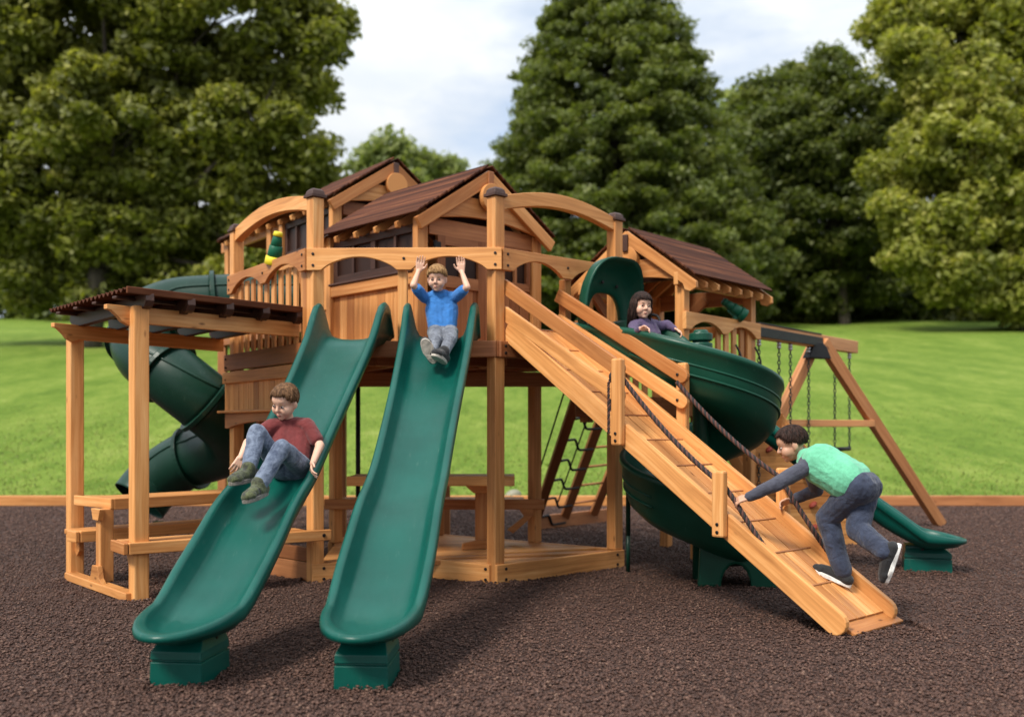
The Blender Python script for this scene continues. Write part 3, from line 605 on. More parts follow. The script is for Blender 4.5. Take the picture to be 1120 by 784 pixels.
# ------------------------------------------------------------------ slides
def lerp_tab(tab,x):
    for (a,p),(b,q) in zip(tab,tab[1:]):
        if x<=b:
            u=(x-a)/(b-a) if b>a else 0; u=max(0,u); u=u*u*(3-2*u)*.35+u*.65; return p+(q-p)*u
    return tab[-1][1]
def smooth_tab(tab,x):       # Catmull-Rom
    xs=[t_[0] for t_ in tab]; ys=[t_[1] for t_ in tab]
    if x<=xs[0]: return ys[0]
    if x>=xs[-1]: return ys[-1]
    i=max(k for k in range(len(xs)-1) if xs[k]<=x); h=xs[i+1]-xs[i]; u=(x-xs[i])/h
    m0=(ys[i+1]-ys[i-1])/(xs[i+1]-xs[i-1])*h if i>0 else (ys[1]-ys[0]); m1=(ys[i+2]-ys[i])/(xs[i+2]-xs[i])*h if i+2<len(xs) else ys[i+1]-ys[i]
    return (2*u**3-3*u**2+1)*ys[i]+(u**3-2*u**2+u)*m0+(-2*u**3+3*u**2)*ys[i+1]+(u**3-u**2)*m1
PROF=[(0,1.0),(.05,.985),(.12,.90),(.25,.73),(.40,.54),(.52,.39),(.62,.295),(.72,.175),(.82,.085),(.90,.045),(1,.03)]
HW=[(0,.176),(.1,.166),(.3,.145),(.5,.137),(.75,.148),(.86,.136),(1,.10)]
WH=[(-.03,.05),(.0,.19),(.035,.235),(.07,.215),(.13,.15),(.3,.115),(.55,.11),(.68,.13),(.78,.115),(.86,.07),(1,.05)]
def wave_slide(label,S,E,ztop,foot,ws=1.):
    S=V(S[0],S[1],0); E=V(E[0],E[1],0); dr=E-S; L=dr.length; dr.normalize(); sd=V(-dr.y,dr.x,0)
    t=thing('wave_slide',label,'slide',(E.x,E.y,0),'green wave slides'); m=MB(); rings=[]
    UE=.86
    ts=[-.035,-.02,0,.015]+[.03+(UE-.03)*i/34 for i in range(35)]
    zb=.185
    def half(u):          # right half of the section: bed centre, wall, rolled rim, outside, underside centre
        w=smooth_tab(HW,u)*ws; h=smooth_tab(WH,u); rr=.024; W=w+.035; e=min(1,max(0,(u-.6)/.3)); ub=-.06+.025*e; dp=min(.055,h*.8)
        inner=[(0,-.004),(w*.5,.0),(w-.05,.010),(w-.015,h*.13),(w+.008,h*.38),(w+.022,h*.7),(W,h-.005)]
        rim=[(W+rr*(1-math.cos(a)),h-.005+rr*math.sin(a)) for a in [math.pi*i/6 for i in range(1,6)]]+[(W+2*rr,h-.018),(W+2*rr-.002,h-dp*.9),(W+1.4*rr,h-dp),(W+.018,min(h*.45-.03,h-dp-.004))]
        under=[(w+.03,-.03+.01*e),(w-.02,ub+.005),(0,ub)]
        return inner+rim+under
    def zat(u): return zb+(ztop-zb)*(smooth_tab(PROF,max(u,0))-.03)/.97
    for u in ts:
        H=half(u); ring=[(-x,y) for x,y in reversed(H[1:])][::-1]
        full=[(x,y) for x,y in H]+[(-x,y) for x,y in reversed(H[1:-1])]
        rings.append([S+dr*(L*u)+sd*x+V(0,0,zat(u)+y) for x,y in full])
    n=len(rings[0]); m.loft(rings,cap=False); m.f.append(list(range(n-1,-1,-1))); m.uv.append([(0,0)]*n); m.tone.append(.5); m.mi.append(0)
    H=half(UE); Ce=S+dr*(L*UE); z0=zat(UE); Rm=max(x for x,y in H); el=L*(1-UE)/Rm; fan=[]
    for i in range(25):
        ph=math.pi*i/24; c_,s_=math.cos(ph),math.sin(ph); up_=.035*s_
        fan.append([Ce+sd*(x*c_)+dr*(x*s_*el)+V(0,0,z0+(zat(1)-z0)*s_*(x/Rm)+(y*(1-.5*s_*min(1,x/Rm*1.2)) if y>0 else y*(1-.3*s_))+up_*(x/Rm)**2) for x,y in H])
    m.loft(fan,cap=False,closed=False)
    o=m.build('chute',M['teal'],t,0,True); bm=bmesh.new(); bm.from_mesh(o.data); bmesh.ops.remove_doubles(bm,verts=bm.verts,dist=.0004); bmesh.ops.recalc_face_normals(bm,faces=bm.faces); bm.to_mesh(o.data); bm.free()
    # pedestal foot under the lip: two tiers with a groove and a sunk panel
    fm=MB(); F=V(foot[0],foot[1],0); fw,fl=foot[2],foot[3]
    def sq(z,a,b,off=0): return [F+dr*off+sd*(a*i)+dr*(b*j)+V(0,0,z) for i,j in ((-1,-1),(1,-1),(1,1),(-1,1))]
    fm.loft([sq(0,fw,fl),sq(.105,fw*.985,fl*.985)]); fm.loft([sq(.106,fw*.95,fl*.95),sq(.1145,fw*.95,fl*.95)]); fm.loft([sq(.115,fw*.99,fl*.99),sq(.15,fw*.97,fl*.97),sq(.185,fw*.85,fl*.82,-.02),sq(.205,fw*.82,fl*.76,-.03)])
    f=fm.build('foot',M['teal'],t,.008)
    for s in (-1,1): bolt(f,F+sd*(s*fw*.86)-dr*.04+V(0,0,.175),sd*s,.012)
    return t
wave_slide('green wave slide the boy in the maroon shirt is riding down',(-1.10,7.04),(-1.44,4.04),1.715,(-1.405,4.40,.115,.155))
wave_slide('green wave slide with the blue shirted boy sitting at its top',(-.485,7.04),(-.634,4.03),1.715,(-.622,4.34,.115,.155))
wave_slide('green wave slide at the far right, seen side on behind the boy in mint',(1.45,8.18),(3.42,7.56),1.46,(3.17,7.69,.13,.17),1.22)

# ------------------------------------------------------------------ tube slide (dark green)
ts_=thing('tube_slide','dark green spiral tube slide winding down behind the pergola','tube slide',(-3.4,9.4,0))
ctrl=[at(330,331,9.75),at(285,331,9.7),at(235,332,9.6),at(188,337,9.5),at(157,355,9.3),at(158,384,9.0),at(183,407,8.8),at(222,438,8.8),at(250,463,9.0),at(256,484,9.3),at(232,495,9.55),at(205,503,9.65),at(172,525,9.7),at(152,548,9.6)]
def spline(P,n=10):
    out=[]
    for i in range(len(P)-1):
        p0=P[max(i-1,0)]; p1=P[i]; p2=P[i+1]; p3=P[min(i+2,len(P)-1)]
        for k in range(n):
            u=k/n; out.append(.5*((2*p1)+(p2-p0)*u+(2*p0-5*p1+4*p2-p3)*u*u+(3*p1-p0-3*p2+p3)*u**3))
    out.append(P[-1]); return out
sp=spline(ctrl); RT=.272
cuts=[0,20,46,60,71,108,len(sp)-1]
for a,b in zip(cuts,cuts[1:]):
    m=MB(); m.tube(sp[a:b+1],RT,40,cap=False)
    o=m.build('tube_section',M['dgreen'],ts_,0,True); so=o.modifiers.new('wall','SOLIDIFY'); so.thickness=.012
for c in cuts[1:-1]+[len(sp)-1]:
    tn=(sp[min(c+1,len(sp)-1)]-sp[c-1]).normalized(); m=MB(); m.tube([sp[c]-tn*.022,sp[c]-tn*.02,sp[c]+tn*.02,sp[c]+tn*.022],[RT+.004,RT+.04,RT+.04,RT+.004],40); 
    if c==len(sp)-1: continue
    o=m.build('flange',M['dgreen'],ts_,.004)
    x=tn.cross(V(0,0,1)).normalized(); y=tn.cross(x)
    for k in range(10):
        a=2*math.pi*k/10+.3; bolt(o,sp[c]+tn*.022+x*((RT+.02)*math.cos(a))+y*((RT+.02)*math.sin(a)),tn,.007)
# seams along the sections
for a,b in zip(cuts,cuts[1:]):
    m=MB(); pth=[]
    for i in range(a,b+1):
        tn=(sp[min(i+1,len(sp)-1)]-sp[max(i-1,0)]).normalized(); x=tn.cross(V(0,0,1)).normalized(); y=x.cross(tn); pth.append(sp[i]+x*(RT*.85*(1 if tn.x<0 else -1)*-1)+y*(RT*.53))
    m.tube(pth,.013,8); m.build('seam',M['dgreen'],ts_,0,True)
m=MB(); m.board(sp[-1]+V(.15,.1,-sp[-1].z),sp[-1]+V(.15,.1,-.2),.08,.08); m.build('support_leg',M['dgreen'],ts_)

# ------------------------------------------------------------------ open spiral slide
ss=thing('spiral_slide','open dark green spiral slide with arched hood that the girl in purple rides','spiral slide',(1.36,7.25,0))
cx,cy=1.36,7.25; r0=.275
entry=V(.66,-.0,0)
dirE=V(.68,-.733,0); tang=V(cx,cy,0)-V(.733,.68,0)*r0     # tangent point on the bed circle
path=[]
def zbed(th): return 1.41-.245*(th/(math.pi/2))          # th=0 at the tangent point
for i in range(9):
    s_=.80*(1-i/8); path.append((tang-dirE*s_, dirE, 1.41+.285*(1-(i/8))**.9 if i<8 else 1.41))
ang0=math.atan2(tang.y-cy,tang.x-cx); THE=math.pi*2+math.radians(100)
for i in range(1,61):
    th=THE*i/60; a=ang0+th; path.append((V(cx+r0*math.cos(a),cy+r0*math.sin(a),0),V(-math.sin(a),math.cos(a),0),max(zbed(th),.20)))
e_p,e_d,e_z=path[-1]
for i in range(1,5): path.append((e_p+e_d*(.075*i),e_d,max(e_z-.012*i,.19)))
m=MB(); rings=[]; n_p=len(path)
for i,(p,d,z) in enumerate(path):
    out=V(d.y,-d.x,0); fe=min(1,i/8)
    wi=.20+.0*fe; wo=.20+.045*fe; ho=.165+.155*fe; hi=.20+(.12*math.sin(math.pi*min(1,i/9)) if i<9 else 0)
    if i>n_p-6: q=(i-(n_p-6))/5; ho*=1-.6*q; hi*=1-.5*q
    pr=[(-wi-.01,hi),(-wi+.015,hi*.55),(-wi+.06,.04),(-.06,.0),(.04,.0),(wo-.07,.035),(wo-.02,ho*.4),(wo+.015,ho*.95)]
    pr+=[(wo+.032,ho+.020),(wo+.062,ho+.008),(wo+.064,ho-.022),(wo+.050,ho-.034),(wo+.035,ho*.5),(wo-.0,.02),(wo-.07,-.045),(0,-.075),(-wi+.05,-.045),(-wi-.02,.05),(-wi-.045,hi-.03),(-wi-.045,hi+.005),(-wi-.025,hi+.02)]
    rings.append([p+out*x+V(0,0,z+y) for x,y in pr])
m.loft(rings); m.build('chute',M['sgreen'],ss,0,True)
for zz,dy in ((.12,0),(.19,0),(.26,0)):          # moulded grooves on the outer wall
    m=MB(); pth=[]
    for i,(p,d,z) in enumerate(path[6:56]):
        out=V(d.y,-d.x,0); fe=min(1,(i+6)/8); x=.20+.045*fe+.037 if zz>.16 else .2+.045+.03; pth.append(p+out*(x+.0)+V(0,0,z+zz))
    m.tube(pth,.009,6); m.build('rib',M['sgreen'],ss,0,True)
m=MB(); m.tube([V(cx,cy,.0),V(cx,cy,1.78),V(cx,cy,1.80)],[.058,.058,.045],20); 
m.build('centre_pole',M['sgreen'],ss,0,True)
m=MB()
for zz in (1.58,1.65,1.72): m.tube([V(cx,cy,zz),V(cx,cy,zz+.055)],.085,20)
m.build('pole_collar',M['sgreen'],ss,.008)
# foot: wide moulded base with an arch cut-out
fx=V(.98,-.2,0); o0=V(1.55,6.97,0); m=MB()
for oy in (0,):
    pl=[(-.26,0),(-.10,0)]+[(.0+.10*-math.cos(math.pi*k/8)+.0,.165*math.sin(math.pi*k/8)) for k in range(1,8)]+[(.10,0),(.27,0),(.25,.30),(.20,.36),(-.24,.38)]
    m.prism(pl,o0,fx,V(0,0,1),.22)
m.build('foot',M['sgreen'],ss,.02)
m=MB(); m.tube([V(.88,7.62,.28),V(.88,7.62,1.1)],.018,8); m.tube([V(.88,7.62,.0),V(.88,7.62,.3)],.016,8); m.build('support_rod',M['dgreen'],ss,0,True)
# arched hood over the entry
hp=tang-dirE*.74+V(.045,.03,0); hx=V(.733,.68,0); m=MB(); N=36
def arch_pt(a,b,h,zbase,k):   # rounded arch outline, k in 0..1 from left foot over the top to the right foot
    x=-a*math.cos(math.pi*k); s_=math.sin(math.pi*k); xx=math.copysign(abs(x/a)**.62,x)*a; return (xx,zbase+h*(s_**.55 if s_>0 else 0))
rings=[]
for k in range(N+1):
    q=k/N; x0,z0=arch_pt(.200,0,.45,1.66,q); x1,z1=arch_pt(.300,0,.70,1.66,q)
    f=.05+.10*math.sin(math.pi*q)**2*(.5+.5*q)+.05*q
    ring=[]
    for (u,dp) in ((0,-.01),(.04,.012),(.35,.02),(.7,.03+.35*f),(.93,.03+.9*f),(1.0,.03+f*1.15),(1.03,.01+f*1.1),(1.0,-.03+f*.8),(.72,-.03+.15*f),(.35,-.035),(.04,-.035)):
        xx=x0+(x1-x0)*u; zz=z0+(z1-z0)*u; ring.append(hp+hx*xx+dirE*dp+V(0,0,zz))
    rings.append(ring)
m.loft(rings); m.build('hood',M['sgreen'],ss,0,True)
hq=hp+hx*.34+dirE*.10
m=MB(); m.tube([hq+hx*.06*math.sin(math.pi*k/10)*1.6+dirE*(.14*k/10)+V(0,0,1.97-.13*k/10+.05*math.sin(math.pi*k/10)) for k in range(11)],.011,8); m.build('grab_handle',M['black'],ss,0,True)
for x_,z_ in ((-.06,2.19),(.10,2.17)): bolt(ss.children[0],hp+hx*x_+dirE*.04+V(0,0,z_),dirE,.012)

# ------------------------------------------------------------------ rock wall behind the spiral slide
rw=thing('climbing_wall','sloping cedar plank climbing wall with red holds beside the spiral slide','climbing wall',(2.6,9.3,0))
TL=at(763,437,8.85); TR=at(838,437,8.95); BLp=at(858,598,9.3); BRp=at(956,596,9.5)
for i in range(11):
    u=(i+.5)/11; a=TL.lerp(BLp,u); b=TR.lerp(BRp,u); dn=(BLp-TL).normalized(); brd('plank',a,b,(BLp-TL).length/11-.006,.03,rw,side=dn,bevel=.004)
nW=(TR-TL).cross(BLp-TL).normalized(); nW=nW if nW.y<0 else -nW
brd('stringer',TL+nW*.04,BLp+nW*.04,.09,.05,rw,'cedar',side=(TR-TL)); brd('stringer',TR-nW*.04,BRp-nW*.04,.09,.05,rw,side=(TR-TL))
for u,w in ((.32,.55),(.50,.78),(.62,.30),(.70,.62),(.86,.45),(.2,.8)):
    c=TL.lerp(BLp,u).lerp(TR.lerp(BRp,u),w); m=MB(); m.ell(c+nW*.03,(V(.036,0,.012),V(0,.03,.02),V(.008,-.01,.024)),7,5); o=m.build('climbing_hold',M['red'],rw,0,True)

# ------------------------------------------------------------------ bent-rung ladder under the tower
ld=thing('climbing_ladder','sloping dark ladder with bent black rungs behind the tower posts','ladder',(.8,10.9,0))
b0=V(.22,10.72,0); b1=V(1.14,11.75,0)
brd('ground_board',b0+V(0,0,.075),b1+V(0,0,.075),.15,.05,ld,'redwood')
A0=V(.24,10.80,.05); B0_=V(.575,11.15,.08); C0_=V(.93,11.5,.10); ldv=V(.36,-1.55,1.34)
for P,k in ((A0,1.25),(B0_,1.2),(C0_,1.0)): brd('stringer',P,P+ldv*k,.10,.045,ld,'redwood',side=V(1,.3,0))
for i in range(7):
    u=.06+.155*i; a=A0+ldv*u; b=B0_+ldv*(u-.02); m=MB(); mid=a.lerp(b,.5)
    pth=spline([a,a.lerp(b,.36)+V(0,0,.015),a.lerp(b,.44)+V(0,0,-.0),a.lerp(b,.52)+V(0,0,-.075),a.lerp(b,.62)+V(0,0,-.09),b+V(0,0,-.085)],5); m.tube(pth,.013,8); m.build('bent_rung',M['black'],ld,0,True)
for i in range(6):
    u=.14+.155*i; a=B0_+ldv*u; b=C0_+ldv*u; m=MB(); m.tube([a,b],.012,8); m.build('rung',M['redwood'],ld,0,True)
for P in (A0,B0_):
    m=MB(); m.tube([P+V(-.10,-.05,.10)+ldv*(.05+.09*k) for k in range(12)],.009,6); m.build('side_rail',M['black'],ld,0,True)

# ------------------------------------------------------------------ swing frame and swings
sw=thing('swing_set','wooden swing beam on a splayed A-frame at the right','swing frame',(3.6,10.4,0))
S0=V(2.16,8.98,1.96); S1=V(3.70,10.87,1.96); sd_=(S1-S0).normalized()
brd('beam',S0,S1,.13,.085,sw,'swingwood'); SA=S0.lerp(S1,.585); SA2=V(SA.x,SA.y,0)
m=MB(); m.board(S0+V(.0,-.0,.068),SA+V(0,0,.068),.10,.012,V(sd_.y,-sd_.x,0)); m.board(S0+V(.045,-.036,-.012),SA+V(.045,-.036,-.012),.085,.01); m.build('beam_bracket',M['black'],sw,.002)
RF=V(4.80,11.25,0); LF=V(1.93,9.42,0); ap=V(SA.x,SA.y,1.93)
rl=brd('leg',ap+V(.05,.0,.02),RF,.125,.08,sw,'swingwood',side=V(1,.6,0)); brd('leg',ap+V(-.05,0,-.05),LF,.11,.08,sw,'swingwood',side=V(1,.6,0))
brd('cross_bar',ap.lerp(RF,.41)+V(0,-.05,0),ap.lerp(LF,.41)+V(0,-.05,0),.07,.05,sw,'swingwood')
m=MB(); m.prism([(-.16,-.12),(.16,-.12),(.09,.0),(.03,.04),(-.03,.04),(-.09,.0)],V(SA.x,SA.y-.06,1.90)+V(-.03,-.03,0),V(.84,.54,0),V(0,0,1),.10); m.build('apex_bracket',M['black'],sw,.008)
def chainmesh(L,nm,parent,P):
    m=MB(); n=int(L/.036)
    for i in range(n):
        z=-i*L/n; ring=[]; ax=(V(1,0,0) if i%2 else V(0,1,0))
        for k in range(8):
            a=2*math.pi*k/8; ring.append(P+ax*(.0125*math.cos(a))+V(0,0,z-.018+.024*math.sin(a)))
        m.tube(ring,.0048,5,loop=True)
    return m.build(nm,M['chain'],parent,0,True)
def beam_at(px):
    p=px-560; t_=(p*S0.y-S0.x*FP)/(FP*(S1.x-S0.x)-p*(S1.y-S0.y)); return S0.lerp(S1,t_)
for (xa,xb,zs,lab) in ((830,852,.48,'belt swing on chains nearest to the gazebo tower'),(864.5,884.5,.48,'belt swing on chains next to the apex of the swing frame'),(913,929,.87,'trapeze swing with a high black bar on the beam end beyond the A-frame')):
    a=beam_at(xa); b=beam_at(xb); t=thing('swing',lab,'swing',((a.x+b.x)/2,(a.y+b.y)/2,1.9),'swings on the right beam')
    for q in (a,b):
        chainmesh(1.84-zs,'chain',t,V(q.x,q.y,1.83)); m=MB(); m.tube([V(q.x,q.y,1.90),V(q.x,q.y,1.85)],.02,8); m.ell(V(q.x,q.y,1.845),(V(.022,0,0),V(0,.022,0),V(0,0,.022)),8,6); m.build('hanger',M['steel'],t,0,True)
    m=MB()
    if zs<.6:
        n=9; pth=[a.lerp(b,k/(n-1)) for k in range(n)]; rings=[]
        cr=V((b-a).y,-(b-a).x,0).normalized()
        for k,p in enumerate(pth):
            z=zs-.05*math.sin(math.pi*k/(n-1)); c=V(p.x,p.y,z); rings.append([c+cr*.07+V(0,0,.008),c-cr*.07+V(0,0,.008),c-cr*.07-V(0,0,.008),c+cr*.07-V(0,0,.008)])
        m.loft(rings); m.build('seat',M['black'],t)
    else:
        m.tube([V(a.x,a.y,zs),V(b.x,b.y,zs)],.022,10); m.build('bar',M['black'],t,0,True)
# ------------------------------------------------------------------ telescopes
def scope(label,base,d,cols,s=1.,name='toy_telescope'):
    t=thing(name,label,'telescope',base); d=Vector(d).normalized(); b=Vector(base)
    c=b+V(0,0,.10*s)
    def cyl(nm,p,q,r0,r1,mt):
        m=MB(); m.tube([p,p.lerp(q,.05),p.lerp(q,.95),q],[r0*.9,r0,r1,r1*.9],20); m.build(nm,M[mt],t,0,True)
    cyl('front_ring',c-d*.12*s,c-d*.05*s,.074*s,.070*s,cols[1]); cyl('barrel',c-d*.05*s,c+d*.04*s,.062*s,.054*s,cols[0]); cyl('barrel',c+d*.04*s,c+d*.12*s,.048*s,.036*s,cols[0]); cyl('eyepiece',c+d*.12*s,c+d*.155*s,.042*s,.034*s,cols[1])
    m=MB(); m.board(b,c,.05*s,.05*s,V(1,0,0)); m.board(c+d*.0-V(0,0,.05),c+d*.09*s-V(0,0,.04),.05*s,.03*s); m.build('mount',M[cols[0]],t,.006)
    return t
P=OL.lerp(CL,.585); scope('green and yellow toy telescope clamped on the left arched railing',(P.x-.02,P.y-.05,ZR+.14),V(.22,-.25,.95),('toygreen','yellow'),.92)
P=gp(.86,.53,2.01); scope('small dark green toy telescope on the gazebo railing',tuple(P),V(-.62,-.1,.42),('toygreen','toygreen'),.85)
# ------------------------------------------------------------------ people
_dt=bpy.data.textures.new('folds','CLOUDS'); _dt.noise_scale=.075; _dt.noise_depth=2
def baked(name,mb,mat,vox,smooth,parent,off,disp=0.,faces=None):
    me=bpy.data.meshes.new(name); off=Vector(off)
    me.from_pydata([(p[0]-off.x,p[1]-off.y,p[2]-off.z) for p in mb.v],[],mb.f)
    bm=bmesh.new(); bm.from_mesh(me); bmesh.ops.recalc_face_normals(bm,faces=bm.faces); bm.to_mesh(me); bm.free()
    ob=bpy.data.objects.new(name,me); C.objects.link(ob)
    r=ob.modifiers.new('r','REMESH'); r.mode='VOXEL'; r.voxel_size=vox; r.use_smooth_shade=True
    if smooth: s=ob.modifiers.new('s','SMOOTH'); s.factor=.5; s.iterations=smooth
    if disp: d=ob.modifiers.new('d','DISPLACE'); d.texture=_dt; d.strength=disp; d.mid_level=.5; d.texture_coords='LOCAL'
    bpy.context.view_layer.update(); dg=bpy.context.evaluated_depsgraph_get()
    nm=bpy.data.meshes.new_from_object(ob.evaluated_get(dg)); nm.name=name; nm.materials.clear(); nm.materials.append(mat)
    ob.modifiers.clear(); ob.data=nm; bpy.data.meshes.remove(me); ob.parent=parent
    nm.polygons.foreach_set('use_smooth',[True]*len(nm.polygons))
    if parent is None: ob.location=off
    return ob
def frame(f,u):
    f=Vector(f).normalized(); u=Vector(u); u=(u-f*u.dot(f)).normalized(); return f.cross(u),f,u   # right, forward, up
def hand(mb,w,d,n,side,s=1.,curl=.5):
    # w wrist, d direction of the palm, n palm-facing normal, side = vector towards the thumb
    d=Vector(d).normalized(); n=Vector(n); n=(n-d*n.dot(d)).normalized(); t=d.cross(n); t=t if t.dot(Vector(side))>0 else -t
    w=Vector(w)
    for k,o in enumerate((-.018,-.006,.006,.018)): mb.cap(w+t*(o*s*.7),w+d*(.048*s)+t*(o*s*1.15),.0105*s,.0095*s,8)
    for o,L in ((.021,.052),(.0075,.060),(-.0065,.056),(-.020,.044)):
        b=w+d*(.050*s)+t*(o*s*1.25); a1=curl*.5; a2=curl*1.2; a3=curl*1.7
        p1=b+(d*math.cos(a1)+n*math.sin(a1)+t*(o*3))*(L*.42*s); p2=p1+(d*math.cos(a2)+n*math.sin(a2))*(L*.33*s); p3=p2+(d*math.cos(a3)+n*math.sin(a3))*(L*.25*s)
        mb.cap(b,p1,.0072*s,.0067*s,8); mb.cap(p1,p2,.0067*s,.0060*s,8); mb.cap(p2,p3,.0060*s,.0052*s,8)
    b=w+d*(.014*s)+t*(.022*s); p1=b+(d*.62+t*.72+n*.25).normalized()*(.028*s); p2=p1+(d*.9+t*.25+n*.4).normalized()*(.024*s)
    mb.cap(b,p1,.0095*s,.008*s,8); mb.cap(p1,p2,.008*s,.006*s,8)
def head(mb,c,hf,hu,s):
    r,f,u=frame(hf,hu); P=lambda x,y,z: c+(r*x+f*y+u*z)*s
    E=lambda x,y,z,a,b,d: mb.ell(P(x,y,z),(r*(a*s),f*(b*s),u*(d*s)),18,12)
    E(0,-.012,.030,.071,.089,.076); E(0,.004,-.026,.062,.066,.060); E(0,.022,-.058,.046,.048,.036); E(0,.050,-.080,.020,.018,.014)
    E(.032,.038,-.030,.030,.034,.036); E(-.032,.038,-.030,.030,.034,.036)
    E(0,.050,.034,.046,.026,.026)
    mb.cap(P(0,.066,.008),P(0,.083,-.020),.0075*s,.0115*s,10); E(.009,.072,-.025,.007,.007,.006); E(-.009,.072,-.025,.007,.007,.006)
    E(0,.058,-.056,.024,.014,.014)
    for k in (-1,1):
        E(.070*k,-.012,-.010,.010,.018,.026); E(.067*k,-.006,-.026,.008,.010,.013)
def hair_locks(mb,c,hf,hu,s,style,seed):
    rr=random.Random(seed); r,f,u=frame(hf,hu); P=lambda v: c+(r*v[0]+f*v[1]+u*v[2])*s
    def surf(az,pol,k=1.):
        return ((.077*k)*math.sin(pol)*math.sin(az), -.012+(.096*k)*math.sin(pol)*math.cos(az), .030+(.082*k)*math.cos(pol))
    def endp(az):
        a=abs(math.atan2(math.sin(az),math.cos(az)))
        if style=='long': fr=1.32
        elif style=='fringe': fr=1.26
        else: fr=1.02
        if a<.75: return fr
        if a<1.25: return fr+(1.75-fr)*(a-.75)/.5
        if a<1.75: return 1.66 if a<1.5 else 1.8
        return 2.15
    mb.ell(P((0,-.016,.036)),(r*(.072*s),f*(.088*s),u*(.074*s)),20,14)
    def strand(pts,r0):
        n=len(pts); W=[P(p) for p in pts]; mb.tube(W,[r0*s*(1-.75*(i/(n-1))**2) for i in range(n)],5)
    for i in range(2300):
        az=rr.uniform(-math.pi,math.pi); e=endp(az)+rr.uniform(-.09,.10); p0=rr.uniform(0,e*.8); p1=min(e,p0+rr.uniform(.4,.9)); k0=rr.uniform(.955,1.04); da=rr.uniform(-.22,.22); lift=rr.uniform(0,.035)
        strand([surf(az+da*t_,p0+(p1-p0)*t_,k0+lift*t_*t_) for t_ in (0,.25,.5,.75,1.)],rr.uniform(.0022,.0040))
    if style=='long':
        for i in range(900):
            a=rr.uniform(.95,math.pi)*rr.choice((-1,1)); x,y,z=surf(a,1.35,rr.uniform(.93,1.05)); L=rr.uniform(.12,.24); y2=y-.015*rr.random(); jx=rr.uniform(-.014,.014)
            strand([(x,y,z),(x*1.05,y2,z-L*.3),(x*1.07+jx*.5,y2-.008,z-L*.6),(x*1.04+jx,y2-.008,z-L)],rr.uniform(.0022,.0042))
def face_parts(par,off,c,hf,hu,s,hair,closed=False):
    r,f,u=frame(hf,hu); P=lambda x,y,z: c+(r*x+f*y+u*z)*s
    def mk(nm,specs,mat):
        m=MB()
        for (x,y,z,a,b,d) in specs: m.ell(P(x,y,z)-Vector(off),(r*(a*s),f*(b*s),u*(d*s)),14,10)
        me=bpy.data.meshes.new(nm); me.from_pydata(m.v,[],m.f); me.materials.append(mat); me.polygons.foreach_set('use_smooth',[True]*len(me.polygons))
        o=bpy.data.objects.new(nm,me); C.objects.link(o); o.parent=par; return o
    for k in (-1,1):
        e=mk('eye',[(.029*k,.0655,.001,.0105,.0065,.0052)],M['eyew']); 
        m2=mk('iris',[(.029*k,.0692,.001,.0068,.0036,.0056)],M['iris']); m2.parent=e
        mk('eyebrow',[(.029*k,.0740,.0200,.014,.004,.0020)],hair)
    mk('mouth',[(0,.0715,-.0540,.0150,.0035,.0022),(0,.0705,-.0590,.0120,.0035,.0028)],M['lips'])
def shoe(par,off,an,toe,up,mu,ms,L=.20,w=.038):
    off=Vector(off); t=Vector(toe).normalized(); u=Vector(up); u=(u-t*u.dot(t)).normalized(); s=t.cross(u)
    an=Vector(an); base=an-u*.055
    m=MB(); heel=base-t*.035
    m.cap(an+u*.01,an-u*.012,.040,.040); m.cap(heel+u*.032,heel+u*.03+t*(L*.3),.036,.038); m.cap(heel+t*(L*.3)+u*.036,heel+t*(L*.72)+u*.026,.038,.033); m.cap(heel+t*(L*.70)+u*.026+s*.012,heel+t*(L*.84)+u*.024+s*.004,.028,.024); m.cap(heel+t*(L*.70)+u*.026-s*.012,heel+t*(L*.84)+u*.024-s*.004,.028,.024)
    o=baked('shoe',m,mu,.004,3,par,off)
    pl=[]
    for k in range(24):
        a=2*math.pi*k/24; x=math.cos(a); y=math.sin(a); pl.append((L*.40+ (L*.56)*x, w*y*(1.08 if x>0 else .92)*(abs(math.sin(a))**-.15 if abs(math.sin(a))>.2 else 1)))
    m=MB(); m.prism(pl,heel+u*.006,t,s,.024); 
    me=m.build('sole',ms,None,.004); me.parent=o
    for v in me.data.vertices: v.co-=off
    return o
